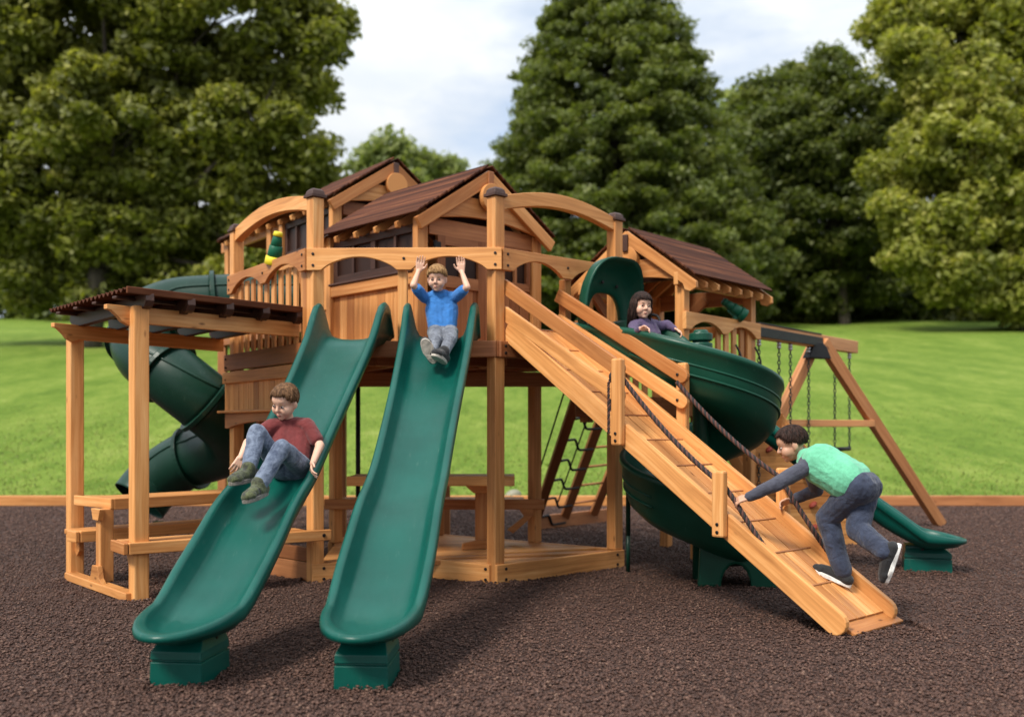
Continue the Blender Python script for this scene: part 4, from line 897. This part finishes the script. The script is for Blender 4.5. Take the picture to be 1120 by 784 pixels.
def person(label,j,mats,hs,hair_style,limb=1.,sleeve='short',seed=1,curls=(.8,.8),hem=-.01,sleeve_mat=None,shoeL=.19,soles=None,bulk=1.,leg=1.):
    J={k:(Vector(v)) for k,v in j.items()}; off=J['pel'].copy(); k=limb
    lat=(J['hipR']-J['hipL']).normalized(); lat2=(J['shR']-J['shL']).normalized()
    # ---- body: one continuous skin
    m=MB(); 
    def torso(m,g,bulk=bulk):
        for q in (-1,0,1):
            m.cap(J['pel']+lat*(.045*k*q),J['ches']+lat2*(.055*k*q),.068*k*bulk+g,.074*k*bulk+g,14)
            m.cap(J['ches']+lat2*(.055*k*q),J['neck']+lat2*(.038*k*q)-(J['neck']-J['ches']).normalized()*.035*k,.074*k*bulk+g,.048*k+g,14)
    torso(m,-.004,1.); m.cap(J['neck']-(J['head']-J['neck'])*.25,J['head'],.036*k,.034*k,14)
    for S in 'LR':
        m.cap(J['neck'].lerp(J['sh'+S],.35)-V(0,0,.01),J['sh'+S],.04*k,.040*k); m.cap(J['sh'+S],J['el'+S],.037*k,.028*k,12); m.cap(J['el'+S],J['wr'+S],.029*k,.019*k,12)
        m.cap(J['pel'].lerp(J['hip'+S],.6),J['hip'+S],.066*k,.062*k); m.cap(J['hip'+S],J['kn'+S],.060*k,.043*k,12); m.cap(J['kn'+S],J['kn'+S].lerp(J['an'+S],.35),.042*k,.042*k,12); m.cap(J['kn'+S].lerp(J['an'+S],.35),J['an'+S],.042*k,.028*k,12)
        m.cap(J['an'+S],J['an'+S]+J['toe'+S].normalized()*.10-J['up'+S].normalized()*.03,.028*k,.022*k)
        hand(m,J['wr'+S],J['hd'+S],J['hn'+S],J['th'+S],1.0*k if k>.9 else .95,curls[0 if S=='L' else 1])
    head(m,J['head'],J['hf'],J['hu'],hs)
    body=baked('person',m,mats['skin'],.0034,3,None,off); tag(body,label,'person')
    bm=bmesh.new(); bm.from_mesh(body.data); hc=J['head']-off; hu_=J['hu'].normalized(); hf_=J['hf'].normalized()
    vs=[v for v in bm.verts if (v.co-hc).length<.118*hs and (v.co-hc).dot(hu_)>-.09*hs]
    for _ in range(7): bmesh.ops.smooth_vert(bm,verts=vs,factor=.5,use_axis_x=True,use_axis_y=True,use_axis_z=True)
    bm.to_mesh(body.data); bm.free()
    # ---- clothes
    m=MB(); dn=(J['pel']-J['ches']).normalized(); keep=J['pel'].copy(); J['pel']=J['pel'].lerp(J['ches'],.30); torso(m,.013); J['pel']=keep
    for q in (-1,0,1): m.cap(J['pel'].lerp(J['ches'],.30)+lat*(.045*k*q),J['pel']+lat*(.045*k*q)+dn*hem,.080*k*bulk,.079*k*bulk,14)
    ms=MB(); nk=(J['head']-J['neck']).normalized(); c0=J['neck']+nk*(-.022*k); xr=lat2; yr=nk.cross(xr).normalized()
    m.tube([c0+xr*(.050*k*math.cos(a))+yr*(.047*k*math.sin(a))-nk*(.012*math.cos(a-1.57)) for a in [2*math.pi*q/24 for q in range(24)]],.0065,8,loop=True)
    for S in 'LR':
        tgt=m if sleeve=='short' else ms
        m.cap(J['neck'].lerp(J['sh'+S],.35)-V(0,0,.01),J['sh'+S],.047*k,.050*k)
        e=J['sh'+S].lerp(J['el'+S],.70)
        if sleeve=='short': m.cap(J['sh'+S],e,.050*k,.047*k,14)
        else:
            q=J['el'+S]; w_=q.lerp(J['wr'+S],.93 if sleeve!='mid' else .8)
            tgt.cap(J['sh'+S].lerp(J['neck'],.25),J['sh'+S],.050*k,.051*k); tgt.cap(J['sh'+S],q,.050*k,.041*k,14); tgt.cap(q,w_,.041*k,.031*k,14)
    if sleeve=='long' and sleeve_mat is None: m.v and m._add(ms.v,ms.f,[[(0,0)]*len(f) for f in ms.f],.5)
    baked('shirt',m,mats['shirt'],.0045,4,body,off,.010)
    if sleeve_mat is not None: baked('sleeves',ms,sleeve_mat,.0045,4,body,off,.012)
    m=MB()
    for q in (-1,0,1): m.cap(J['pel']+lat*(.045*k*q)-dn*.02,J['pel']+lat*(.045*k*q),.078*k*leg,.084*k*leg,14)
    for S in 'LR':
        m.cap(J['pel'].lerp(J['hip'+S],.6),J['hip'+S],.066*k*leg,.072*k*leg,14); m.cap(J['hip'+S],J['kn'+S],.072*k*leg,.055*k*leg,14); a=J['kn'+S].lerp(J['an'+S],.94); m.cap(J['kn'+S],a,.055*k*leg,.046*k*leg,14)
    baked('trousers',m,mats['pants'],.0045,4,body,off,.012)
    m=MB(); hair_locks(m,J['head'],J['hf'],J['hu'],hs,hair_style,seed); ho=m.build('hair',mats['hair'],None,0,True); ho.parent=body; ho.data.transform(Matrix.Translation(-off))
    face_parts(body,off,J['head'],J['hf'],J['hu'],hs,mats['hair'])
    for S in 'LR':
        so=(soles or {}).get(S,mats['sole']); shoe(body,off,J['an'+S],J['toe'+S],J['up'+S],mats['shoe'],so,shoeL)
    return body
A=at
def hips(pel,lat,w): pel=Vector(pel); l=Vector(lat).normalized(); return pel-l*w,pel+l*w
# --- boy in maroon, riding the left slide
pel=A(318,511,5.58); hl,hr=hips(pel,(1,.1,0),.058)
person('boy in maroon t-shirt and faded jeans sliding down the left green slide',dict(pel=pel,ches=A(320,480,5.68),neck=A(316,461,5.70),head=A(311,440,5.64),hf=(-.38,-.80,-.42),hu=(-.05,-.45,.9),
  shL=A(297,466,5.64),shR=A(336,465,5.66),elL=A(271,484,5.60),elR=A(350,487,5.60),wrL=A(263,501,5.52),wrR=A(342,507,5.46),
  hdL=(-.25,-.45,-.80),hdR=(-.05,-.6,-.75),hnL=(-.6,.5,-.5),hnR=(.6,-.3,-.6),thL=(.5,-.8,0),thR=(-.5,-.8,0),
  hipL=hl,hipR=hr,knL=A(281,473,5.36),knR=A(308,490,5.27),anL=A(272,514,5.22),anR=A(283,531,5.13),
  toeL=(-.42,-.85,-.10),toeR=(-.28,-.9,-.16),upL=(-.1,-.25,.95),upR=(-.15,-.3,.94)),
  dict(skin=M['skin'],shirt=M['redshirt'],pants=M['denim'],hair=M['hairbrown'],shoe=M['shoelime'],sole=M['greysole']),.93,'short',.88,seed=3)
# --- boy in blue, arms up at the top of the second slide
pel=A(484,363,6.90); hl,hr=hips(pel,(1,0,0),.05)
person('boy in bright blue t-shirt raising both arms at the top of a green slide',dict(pel=pel,ches=A(483,338,6.95),neck=A(480,320,6.94),head=A(478,305,6.89),hf=(-.10,-.95,-.22),hu=(-.03,-.25,.96),
  shL=A(465,326,6.93),shR=A(498,325,6.93),elL=A(452,312,6.80),elR=A(511,314,6.80),wrL=A(458,296,6.88),wrR=A(505,297,6.88),
  hdL=(.18,-.05,.98),hdR=(-.08,-.05,.98),hnL=(.15,-.98,.0),hnR=(-.15,-.98,.0),thL=(1,0,0),thR=(-1,0,0),
  hipL=hl,hipR=hr,knL=A(477,371,6.66),knR=A(493,371,6.66),anL=A(471,386,6.50),anR=A(485,386,6.48),
  toeL=(-.38,-.35,.86),toeR=(-.35,-.86,.25),upL=(-.1,.9,.3),upR=(.05,-.25,.95)),
  dict(skin=M['skin'],shirt=M['blueshirt'],pants=M['greydenim'],hair=M['hairblond'],shoe=M['shoeblack'],sole=M['sole']),.87,'fringe',.80,seed=5,curls=(.25,.15),shoeL=.16)
# --- boy in mint, climbing the ramp
pel=A(942,533,5.60); hl,hr=hips(pel,(-.55,-.75,.0),.06)
person('boy in mint shirt with dark sleeves and navy jeans climbing the cedar ramp',dict(pel=pel,ches=A(899,508,5.76),neck=A(878,499,5.84),head=A(865,486,5.86),hf=(-.93,.12,-.34),hu=(-.36,.0,.93),
  shL=A(886,511,5.93),shR=A(884,509,5.69),elL=A(893,536,6.03),elR=A(848,530,5.64),wrL=A(866,547,6.11),wrR=A(818,544,5.71),
  hdL=(-.85,.2,-.25),hdR=(-.88,.25,-.25),hnL=(-.2,-.5,-.8),hnR=(-.2,.5,-.8),thL=(-.3,-.8,.5),thR=(-.3,.6,.6),
  hipL=hl,hipR=hr,knL=A(938,579,5.58),knR=A(905,566,5.72),anL=A(969,604,5.36),anR=A(922,627,5.69),
  toeL=(-.22,.25,-.92),toeR=(-.72,.45,.32),upL=(-.90,.1,.38),upR=(.3,-.1,.95)),
  dict(skin=M['skin2'],shirt=M['mint'],pants=M['navydenim'],hair=M['hairdark'],shoe=M['shoeblack'],sole=M['white']),.97,'short',1.0,sleeve='long',sleeve_mat=M['slate'],seed=8,curls=(1.0,.9),hem=-.085,shoeL=.215,bulk=1.45,leg=1.18)
# --- girl in purple in the spiral slide
pel=A(710,389,7.27); hl,hr=hips(pel,(.73,.68,0),.05)
person('small girl in purple long-sleeved top sitting in the spiral slide',dict(pel=pel,ches=A(708,366,7.30),neck=A(705,350,7.30),head=A(702,335,7.27),hf=(.34,-.93,-.06),hu=(.05,0,1),
  shL=A(693,357,7.22),shR=A(720,357,7.40),elL=A(691,367,7.08),elR=A(730,355,7.40),wrL=A(700,360,6.92),wrR=A(738,360,7.35),
  hdL=(.85,-.3,-.20),hdR=(.6,-.2,-.45),hnL=(-.3,-.6,-.6),hnR=(.3,-.3,-.9),thL=(.7,.3,.5),thR=(-.2,-.8,.2),
  hipL=hl,hipR=hr,knL=A(728,394,7.02),knR=A(742,393,7.12),anL=A(754,404,6.94),anR=A(760,402,7.0),
  toeL=(.8,-.4,.3),toeR=(.8,-.4,.3),upL=(-.3,.1,.9),upR=(-.3,.1,.9)),
  dict(skin=M['skin'],shirt=M['purple'],pants=M['navydenim'],hair=M['hairdark'],shoe=M['shoeblack'],sole=M['white']),.93,'long',.80,sleeve='long',seed=9,curls=(.9,.9),shoeL=.16)
# ------------------------------------------------------------------ ground
def gridmesh(name,xs,ys,zf,mat,kind='structure'):
    nx,ny=len(xs),len(ys); v=[(x,y,zf(x,y)) for y in ys for x in xs]
    f=[(j*nx+i,j*nx+i+1,(j+1)*nx+i+1,(j+1)*nx+i) for j in range(ny-1) for i in range(nx-1)]
    me=bpy.data.meshes.new(name); me.from_pydata(v,[],f); me.materials.append(M[mat]); me.polygons.foreach_set('use_smooth',[True]*len(me.polygons)); o=bpy.data.objects.new(name,me); C.objects.link(o); o['kind']=kind; return o
gridmesh('mulch_ground',[-60+2*i for i in range(61)],[-16+ (14.08+16)*i/30 for i in range(31)],lambda x,y:0,'mulch')
def lz(x,y):
    d=max(0,y-14.6); e=.14*(d-1.6*(1-math.exp(-d/1.6)))
    if y>105: e-= .14*(y-105)*.9
    return .03+e+.10*math.sin(x*.21+y*.13)*min(1,d/14)+.06*math.sin(x*.5-y*.31)*min(1,d/14)
ys=[14.12+ .25*i for i in range(40)]+[24.3+1.2*i for i in range(70)]+[110+12*i for i in range(25)]
gridmesh('lawn',[-260+4*i for i in range(131)],ys,lz,'lawn')
# loose rubber mulch: individual chips as one ground cover
def chips():
    V_=[];F_=[];T_=[]; N=190000
    # even density on the ground, thinning with distance
    y=3.3+ (rng.random(N)**1.6)*10.6; hw=y*.60+.4; x=(rng.random(N)*2-1)*hw
    M2=9000; spots=[(-1.405,4.40,.13,.17),(-.622,4.34,.13,.17),(3.17,7.71,.16,.17),(-2.35,6.335,.06,.06),(-3.15,7.25,.06,.06),(-.11,7.08,.10,.10),(-1.4,7.13,.10,.10),(1.55,6.97,.30,.13),(1.9,5.48,.32,.16)]
    ex=[];ey=[];ez=[]
    for i in range(M2):
        sx,sy,a,b=spots[i%len(spots)]; th=rng.random()*6.283; k=1/max(abs(math.cos(th)),abs(math.sin(th))); d=abs(rng.normal())*.05; q=math.hypot(a,b)
        ex.append(sx+math.cos(th)*(a*k+d)); ey.append(sy+math.sin(th)*(b*k+d)); ez.append(max(0,.022*(1-d/.07))*rng.random())
    x=np.concatenate([x,ex]); y=np.concatenate([y,ey]); zx=np.concatenate([np.zeros(N),ez]); N=N+M2
    base=np.array([(1,0,0),(-1,0,0),(0,1,0),(0,-1,0),(0,0,1),(0,0,-1)],float)
    tri=np.array([(0,2,4),(2,1,4),(1,3,4),(3,0,4),(2,0,5),(1,2,5),(3,1,5),(0,3,5)])
    s=(.0045+.0058*rng.random(N))*(1+np.clip(y-7,0,9)*.10)
    dims=np.stack([s*(1.0+.9*rng.random(N)),s*(.55+.4*rng.random(N)),s*(.45+.35*rng.random(N))],1)
    P=base[None]*dims[:,None,:]*(1+.35*(rng.random((N,6,1))-.5)); 
    ax=rng.normal(size=(N,3))*.45; ang=rng.random(N)*6.283
    ca,sa=np.cos(ang),np.sin(ang); Rz=np.zeros((N,3,3)); Rz[:,0,0]=ca;Rz[:,0,1]=-sa;Rz[:,1,0]=sa;Rz[:,1,1]=ca;Rz[:,2,2]=1
    t1=ax[:,0]; Rx=np.zeros((N,3,3)); Rx[:,0,0]=1; Rx[:,1,1]=np.cos(t1);Rx[:,1,2]=-np.sin(t1);Rx[:,2,1]=np.sin(t1);Rx[:,2,2]=np.cos(t1)
    P=np.einsum('nij,nkj->nki',Rz@Rx,P); P+=np.stack([x,y,.004+.006*rng.random(N)+zx],1)[:,None,:]
    me=bpy.data.meshes.new('mulch_chips'); nv=N*6; nf=N*8
    me.vertices.add(nv); me.vertices.foreach_set('co',P.reshape(-1)); me.loops.add(nf*3); me.polygons.add(nf)
    idx=(tri[None]+(np.arange(N)*6)[:,None,None]).reshape(-1); me.loops.foreach_set('vertex_index',idx.astype(np.int32)); me.polygons.foreach_set('loop_start',np.arange(0,nf*3,3,dtype=np.int32))
    me.update(); a=me.attributes.new('tone','FLOAT','FACE'); a.data.foreach_set('value',np.repeat(rng.random(N),8).astype(np.float32)); me.validate()
    me.materials.append(M['chip']); o=bpy.data.objects.new('mulch_chips',me); C.objects.link(o); o['kind']='stuff'
chips()
def quads_obj(name,P,tone,mat,parent,off=(0,0,0)):
    N=len(P); me=bpy.data.meshes.new(name); P=P-np.array(off)[None,None,:]
    me.vertices.add(N*4); me.vertices.foreach_set('co',P.reshape(-1)); me.loops.add(N*4); me.polygons.add(N)
    me.loops.foreach_set('vertex_index',np.arange(N*4,dtype=np.int32)); me.polygons.foreach_set('loop_start',np.arange(0,N*4,4,dtype=np.int32)); me.update()
    a=me.attributes.new('tone','FLOAT','FACE'); a.data.foreach_set('value',np.clip(tone,0,1).astype(np.float32)); me.materials.append(mat)
    o=bpy.data.objects.new(name,me); C.objects.link(o); o.parent=parent; return o
def grass():
    N=30000; y=14.35+ (rng.random(N)**1.5)*14; x=(rng.random(N)*2-1)*(y*.56+.5); h=(.02+.03*rng.random(N))*(1+1.6*(y<14.7)*rng.random(N)); a=rng.random(N)*6.283; w=.007+.004*rng.random(N)
    z=np.array([lz(p,q) for p,q in zip(x,y)]); dx=np.cos(a)*w; dy=np.sin(a)*w; lx=rng.normal(size=N)*.03; ly=rng.normal(size=N)*.03
    P=np.zeros((N,4,3)); P[:,0]=np.stack([x-dx,y-dy,z-.01],1); P[:,1]=np.stack([x+dx,y+dy,z-.01],1); P[:,2]=np.stack([x+dx*.3+lx,y+dy*.3+ly,z+h],1); P[:,3]=np.stack([x-dx*.3+lx,y-dy*.3+ly,z+h],1)
    o=quads_obj('grass_blades',P,rng.random(N),M['blade'],None); o['kind']='stuff'
grass()
# timber edging
x=-9.6; n=0
for n in range(8):
    L=2.4; tone=.5; o=MB(); o.board(V(x+.006,14.10,.07),V(x+L-.006,14.10,.07),.14,.12,None,rnd(.2,.8)); ob=o.build('timber_edging',M['cedar' if n<6 else 'redwood'],None,.01); tag(ob,'long cedar edging timber between the mulch and the lawn','timber','edging timbers along the lawn'); x+=L
m=MB(); c=at(561,541,14.9); m.ell(V(c.x,14.9,.07),(V(.13,0,.0),V(0,.09,0),V(.02,0,.11)),14,9)
rk=m.build('pale_rock',M['rock'],None,0,True); tag(rk,'pale rock on the grass just beyond the edging timber','rock')
# ------------------------------------------------------------------ trees
def leaves(centers,rad,n_per,size,flat,up,jit,tones):
    K=len(centers); c=np.repeat(np.array(centers),n_per,0); r=np.repeat(np.array(rad),n_per); N=len(c)
    d=rng.normal(size=(N,3)); d/=np.linalg.norm(d,axis=1)[:,None]; q=rng.random(N)**.55
    p=c+d*(r*q)[:,None]*np.array([1,1,flat]); 
    nrm=rng.normal(size=(N,3))*.75+d*.5; nrm[:,2]+=up; nrm/=np.linalg.norm(nrm,axis=1)[:,None]
    a=rng.normal(size=(N,3)); t=np.cross(nrm,a); t/=np.linalg.norm(t,axis=1)[:,None]; b=np.cross(nrm,t)
    s=size*(.55+.9*rng.random(N)); t=t*s[:,None]; b=b*(s*.62)[:,None]
    P=np.stack([p-t,p-b*.9+t*.1,p+t,p+b*.9+t*.1],1)
    tone=np.repeat(np.array(tones),n_per)+rng.normal(size=N)*jit
    return P,tone
def limb(m,a,b,r0,r1,seg=6,wob=.04):
    a=Vector(a);b=Vector(b);L=(b-a).length; pts=[a.lerp(b,i/seg)+V(rnd(-1,1),rnd(-1,1),rnd(-.5,.5))*(L*wob*(1 if 0<i<seg else 0)) for i in range(seg+1)]
    m.tube(pts,[r0+(r1-r0)*i/seg for i in range(seg+1)],9)
def tree(name,label,group,base,lobes,mat,nclump,n_per,lsize,crad,trunk_r,top,flat=.7,jit=.16,shell=.55,up=.5):
    base=Vector(base); t=thing(name,label,'tree',base,group); m=MB()
    fork=base.lerp(top,.32); limb(m,base-V(0,0,.5),fork,trunk_r,trunk_r*.7,5,.02)
    cs=[]; rs=[]; tn=[]
    area=[l[1]**2 for l in lobes]; tot=sum(area)
    for (c,r),a in zip(lobes,area):
        limb(m,fork+(Vector(top)-fork)*rnd(0,.45),Vector(c)-V(0,0,r*.2),trunk_r*.34,trunk_r*.07,6,.05)
        for k in range(3):
            dv=V(rnd(-1,1),rnd(-1,1),rnd(-.2,.9)).normalized()*r*.8; limb(m,Vector(c)-V(0,0,r*.2),Vector(c)+dv,trunk_r*.10,trunk_r*.02,4,.06)
        k=max(4,int(nclump*a/tot))
        for i in range(k):
            d=np.array([rnd(-1,1),rnd(-1,1),rnd(-1,1)]); d/=np.linalg.norm(d); q=shell+(1-shell)*random.random()**.7
            q*=rnd(.88,1.08); cs.append((c[0]+d[0]*r*q,c[1]+d[1]*r*q*.9,c[2]+d[2]*r*q*.85)); rs.append(crad*rnd(.6,1.35)); tn.append(random.gauss(.46,.17))
    m.build('trunk',M['bark'],t,0,True)
    P,tone=leaves(cs,rs,n_per,lsize,flat,up,jit,tn); quads_obj('crown',P,tone,M[mat],t,base); return t
def lob(lst,Y,dy=.35,rs=None):
    out=[]; rr=random.Random(len(lst)*13+int(Y))
    for (px,py,r) in lst:
        R=r*Y/FP; yy=Y+rr.uniform(-1,1)*R*dy*2; p=at(px,py,Y); out.append(((p.x,yy,p.z),R))
    return out
def ground(px,Y): x=(px-560)*Y/FP; return V(x,Y,lz(x,Y))
maple=[(215,150,55),(150,95,50),(-40,60,100),(60,20,95),(60,110,90),(160,60,90),(150,-30,80),(240,30,85),(300,60,60),(335,25,42),(362,60,24),(360,10,26),(-30,190,95),(50,215,85),(140,150,85),(140,240,80),(220,130,75),(225,215,75),(290,140,55),(322,110,32),(300,200,60),(345,175,30),(360,215,28),(20,290,60),(100,290,60),(180,300,55),(255,285,60),(320,265,50),(340,300,40),(250,-60,80),(40,-80,90)]
tree('maple_tree','huge spreading broad leaved maple filling the left of the picture',None,ground(95,54),lob(maple,54),'leaf_maple',1150,260,.20,1.3,.75,ground(95,54)+V(2,0,13),flat=.55,shell=.5)
def conetree():
    Y=80; b=ground(688,Y); t=thing('cone_tree','tall dense cone shaped dark green tree behind the playhouse roofs','tree',b); m=MB(); H=29.5; limb(m,b-V(0,0,.5),b+V(-2.4,0,H-1),.55,.06,10,.004)
    cs=[];rs=[];tn=[]; z=2.5
    while z<H:
        u=z/H; R=13.6*(1-u)**.50*(1 if u>.22 else .80+.9*u)*(1.0); R=min(R,12.6); nn=max(4,int(R*3.1)); ph=rnd(0,6.28)
        for i in range(nn):
            a=ph+6.283*i/nn+rnd(-.18,.18); Ri=R*rnd(.80,1.07); dz=rnd(-.5,.5)
            tip=V(b.x-2.1*u+Ri*math.cos(a),b.y+Ri*math.sin(a),b.z+z-.10*Ri+dz); rt_=V(b.x-2.1*u,b.y,b.z+z+.3)
            if i%2==0: m.tube([rt_,rt_.lerp(tip,.5)+V(0,0,.2),tip],[.09,.05,.015],5)
            for q in (.55,.72,.86,.98):
                c=rt_.lerp(tip,q); cs.append((c.x+rnd(-.4,.4),c.y+rnd(-.4,.4),c.z+rnd(-.3,.3))); rs.append(rnd(.75,1.25)); tn.append(random.gauss(.47,.16))
        z+=1.05
    m.build('trunk',M['bark'],t,0,True); P,tone=leaves(cs,rs,100,.19,.5,.6,.15,tn); quads_obj('crown',P,tone,M['leaf_fir'],t,b)
conetree()
mid=[(840,100,24),(835,140,30),(830,190,30),(985,175,30),(870,120,40),(885,95,38),(905,80,26),(930,130,45),(860,150,45),(890,170,55),(950,180,45),(850,215,50),(905,235,60),(960,245,45),(850,275,45),(900,300,45),(955,300,40),(975,130,30)]
tree('broadleaf_tree','dark green round crowned tree standing right of the cone shaped tree',None,ground(925,90),lob(mid,90),'leaf_mid',750,160,.25,1.55,.55,ground(925,90)+V(-1,0,13),flat=.55)
gold=[(990,60,24),(1000,110,28),(985,20,20),(985,180,24),(985,230,26),(1000,270,30),(1040,310,34),(1090,325,36),(1130,330,36),(1010,20,45),(1070,30,75),(1130,60,85),(990,75,30),(1030,95,55),(1100,130,70),(965,20,18),(1150,190,80),(1040,170,55),(1090,210,60),(1000,150,30),(1020,235,50),(1080,280,55),(1140,290,60),(1000,285,30),(1050,-40,70),(1140,-40,80)]
tree('yellowing_tree','yellow green broad tree at the right edge with large bright leaves',None,ground(1125,76),lob(gold,76),'leaf_gold',750,240,.26,1.75,.7,ground(1125,76)+V(-.5,0,17),flat=.6,jit=.2)
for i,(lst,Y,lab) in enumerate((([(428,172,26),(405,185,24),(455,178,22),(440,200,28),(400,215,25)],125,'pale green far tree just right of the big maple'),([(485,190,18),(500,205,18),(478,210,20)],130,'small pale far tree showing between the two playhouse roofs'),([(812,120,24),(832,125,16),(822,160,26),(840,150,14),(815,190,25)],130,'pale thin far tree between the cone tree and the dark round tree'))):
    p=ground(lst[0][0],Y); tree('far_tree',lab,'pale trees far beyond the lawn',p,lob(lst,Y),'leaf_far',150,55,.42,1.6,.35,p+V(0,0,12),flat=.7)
# row of woodland trees along the top of the lawn
rr=random.Random(5)
for i in range(19):
    px=-80+1290*i/18+rr.uniform(-18,18); Y=98+rr.uniform(-4,5); top=rr.uniform(215,280)
    if 380<px<540: top=rr.uniform(215,250)
    p=ground(px,Y); ybase=HZ-(p.z-HC)*FP/Y; lst=[]
    h=ybase-top
    for k in range(9): lst.append((px+rr.uniform(-38,38),ybase-h*rr.uniform(.0,.85),rr.uniform(22,40)))
    kind=i%3
    tree('woodland_tree',['dark bushy woodland tree along the top of the lawn','olive woodland tree along the top of the lawn','dense low woodland tree along the top of the lawn'][kind],'woodland trees along the top of the lawn',p,lob(lst,Y),['leaf_mid','leaf_maple','leaf_fir'][kind],260,60,.36,1.35,.35,p+V(0,0,h*Y/FP*.6),flat=.6)
# ------------------------------------------------------------------ light
sun_dir=V(-.50,-.62,.92).normalized()
sd=bpy.data.lights.new('sun','SUN'); sd.energy=2.7; sd.angle=math.radians(13); sd.color=(1,.93,.82); so=bpy.data.objects.new('sun',sd); C.objects.link(so); so.rotation_euler=sun_dir.to_track_quat('Z','Y').to_euler(); so.location=(-8,-10,20)
w=bpy.data.worlds.new('World'); sc.world=w; w.use_nodes=True; nt_=w.node_tree; bg=nt_.nodes['Background']
def wn(typ,**kw):
    x=nt_.nodes.new(typ)
    for k,v in kw.items(): setattr(x,k,v)
    return x
sky=wn('ShaderNodeTexSky',sky_type='NISHITA'); sky.sun_disc=False; sky.sun_elevation=math.asin(sun_dir.z); sky.sun_rotation=math.atan2(sun_dir.x,sun_dir.y)
tc=wn('ShaderNodeTexCoord'); mp_=wn('ShaderNodeMapping'); mp_.inputs['Scale'].default_value=(1.6,1.6,4.2); mp_.inputs['Location'].default_value=(.3,.1,.2); nt_.links.new(tc.outputs['Generated'],mp_.inputs[0])
no=wn('ShaderNodeTexNoise'); no.inputs['Scale'].default_value=2.1; no.inputs['Detail'].default_value=7; no.inputs['Roughness'].default_value=.52; nt_.links.new(mp_.outputs[0],no.inputs['Vector'])
cr=wn('ShaderNodeValToRGB'); e=cr.color_ramp.elements; e[0].position=.24; e[0].color=(0,0,0,1); e[1].position=.50; e[1].color=(1,1,1,1); nt_.links.new(no.outputs[0],cr.inputs[0])
no2=wn('ShaderNodeTexNoise'); no2.inputs['Scale'].default_value=4.; no2.inputs['Detail'].default_value=6; nt_.links.new(mp_.outputs[0],no2.inputs['Vector'])
cc=wn('ShaderNodeValToRGB'); e=cc.color_ramp.elements; e[0].position=.35; e[0].color=(4.0,4.35,4.75,1); e[1].position=.62; e[1].color=(4.9,5.05,5.2,1); nt_.links.new(no2.outputs[0],cc.inputs[0])
mx=wn('ShaderNodeMix',data_type='RGBA'); nt_.links.new(cr.outputs[0],mx.inputs[0]); nt_.links.new(sky.outputs[0],mx.inputs[6]); sx=wn('ShaderNodeSeparateXYZ'); nt_.links.new(tc.outputs['Generated'],sx.inputs[0]); ma=wn('ShaderNodeMath',operation='MULTIPLY_ADD'); ma.inputs[1].default_value=1.25; ma.inputs[2].default_value=.68; nt_.links.new(sx.outputs[2],ma.inputs[0]); vm=wn('ShaderNodeVectorMath',operation='SCALE'); nt_.links.new(cc.outputs[0],vm.inputs[0]); nt_.links.new(ma.outputs[0],vm.inputs['Scale']); nt_.links.new(vm.outputs[0],mx.inputs[7]); nt_.links.new(mx.outputs[2],bg.inputs[0]); bg.inputs[1].default_value=.115
# ------------------------------------------------------------------ camera
cd_=bpy.data.cameras.new('camera'); cam=bpy.data.objects.new('camera',cd_); C.objects.link(cam); cam.location=(0,0,HC); cam.rotation_euler=(math.pi/2,0,0)
cd_.sensor_width=36; cd_.lens=36*FP/1120; cd_.shift_y=(HZ-392)/1120; cd_.clip_end=2000; cd_.dof.use_dof=True; cd_.dof.focus_distance=5.7; cd_.dof.aperture_fstop=1.45
sc.camera=cam; sc.view_settings.view_transform='Standard'; sc.view_settings.look='None'; sc.view_settings.exposure=.74; sc.view_settings.gamma=1
sc.cycles.max_bounces=8; sc.cycles.transparent_max_bounces=6
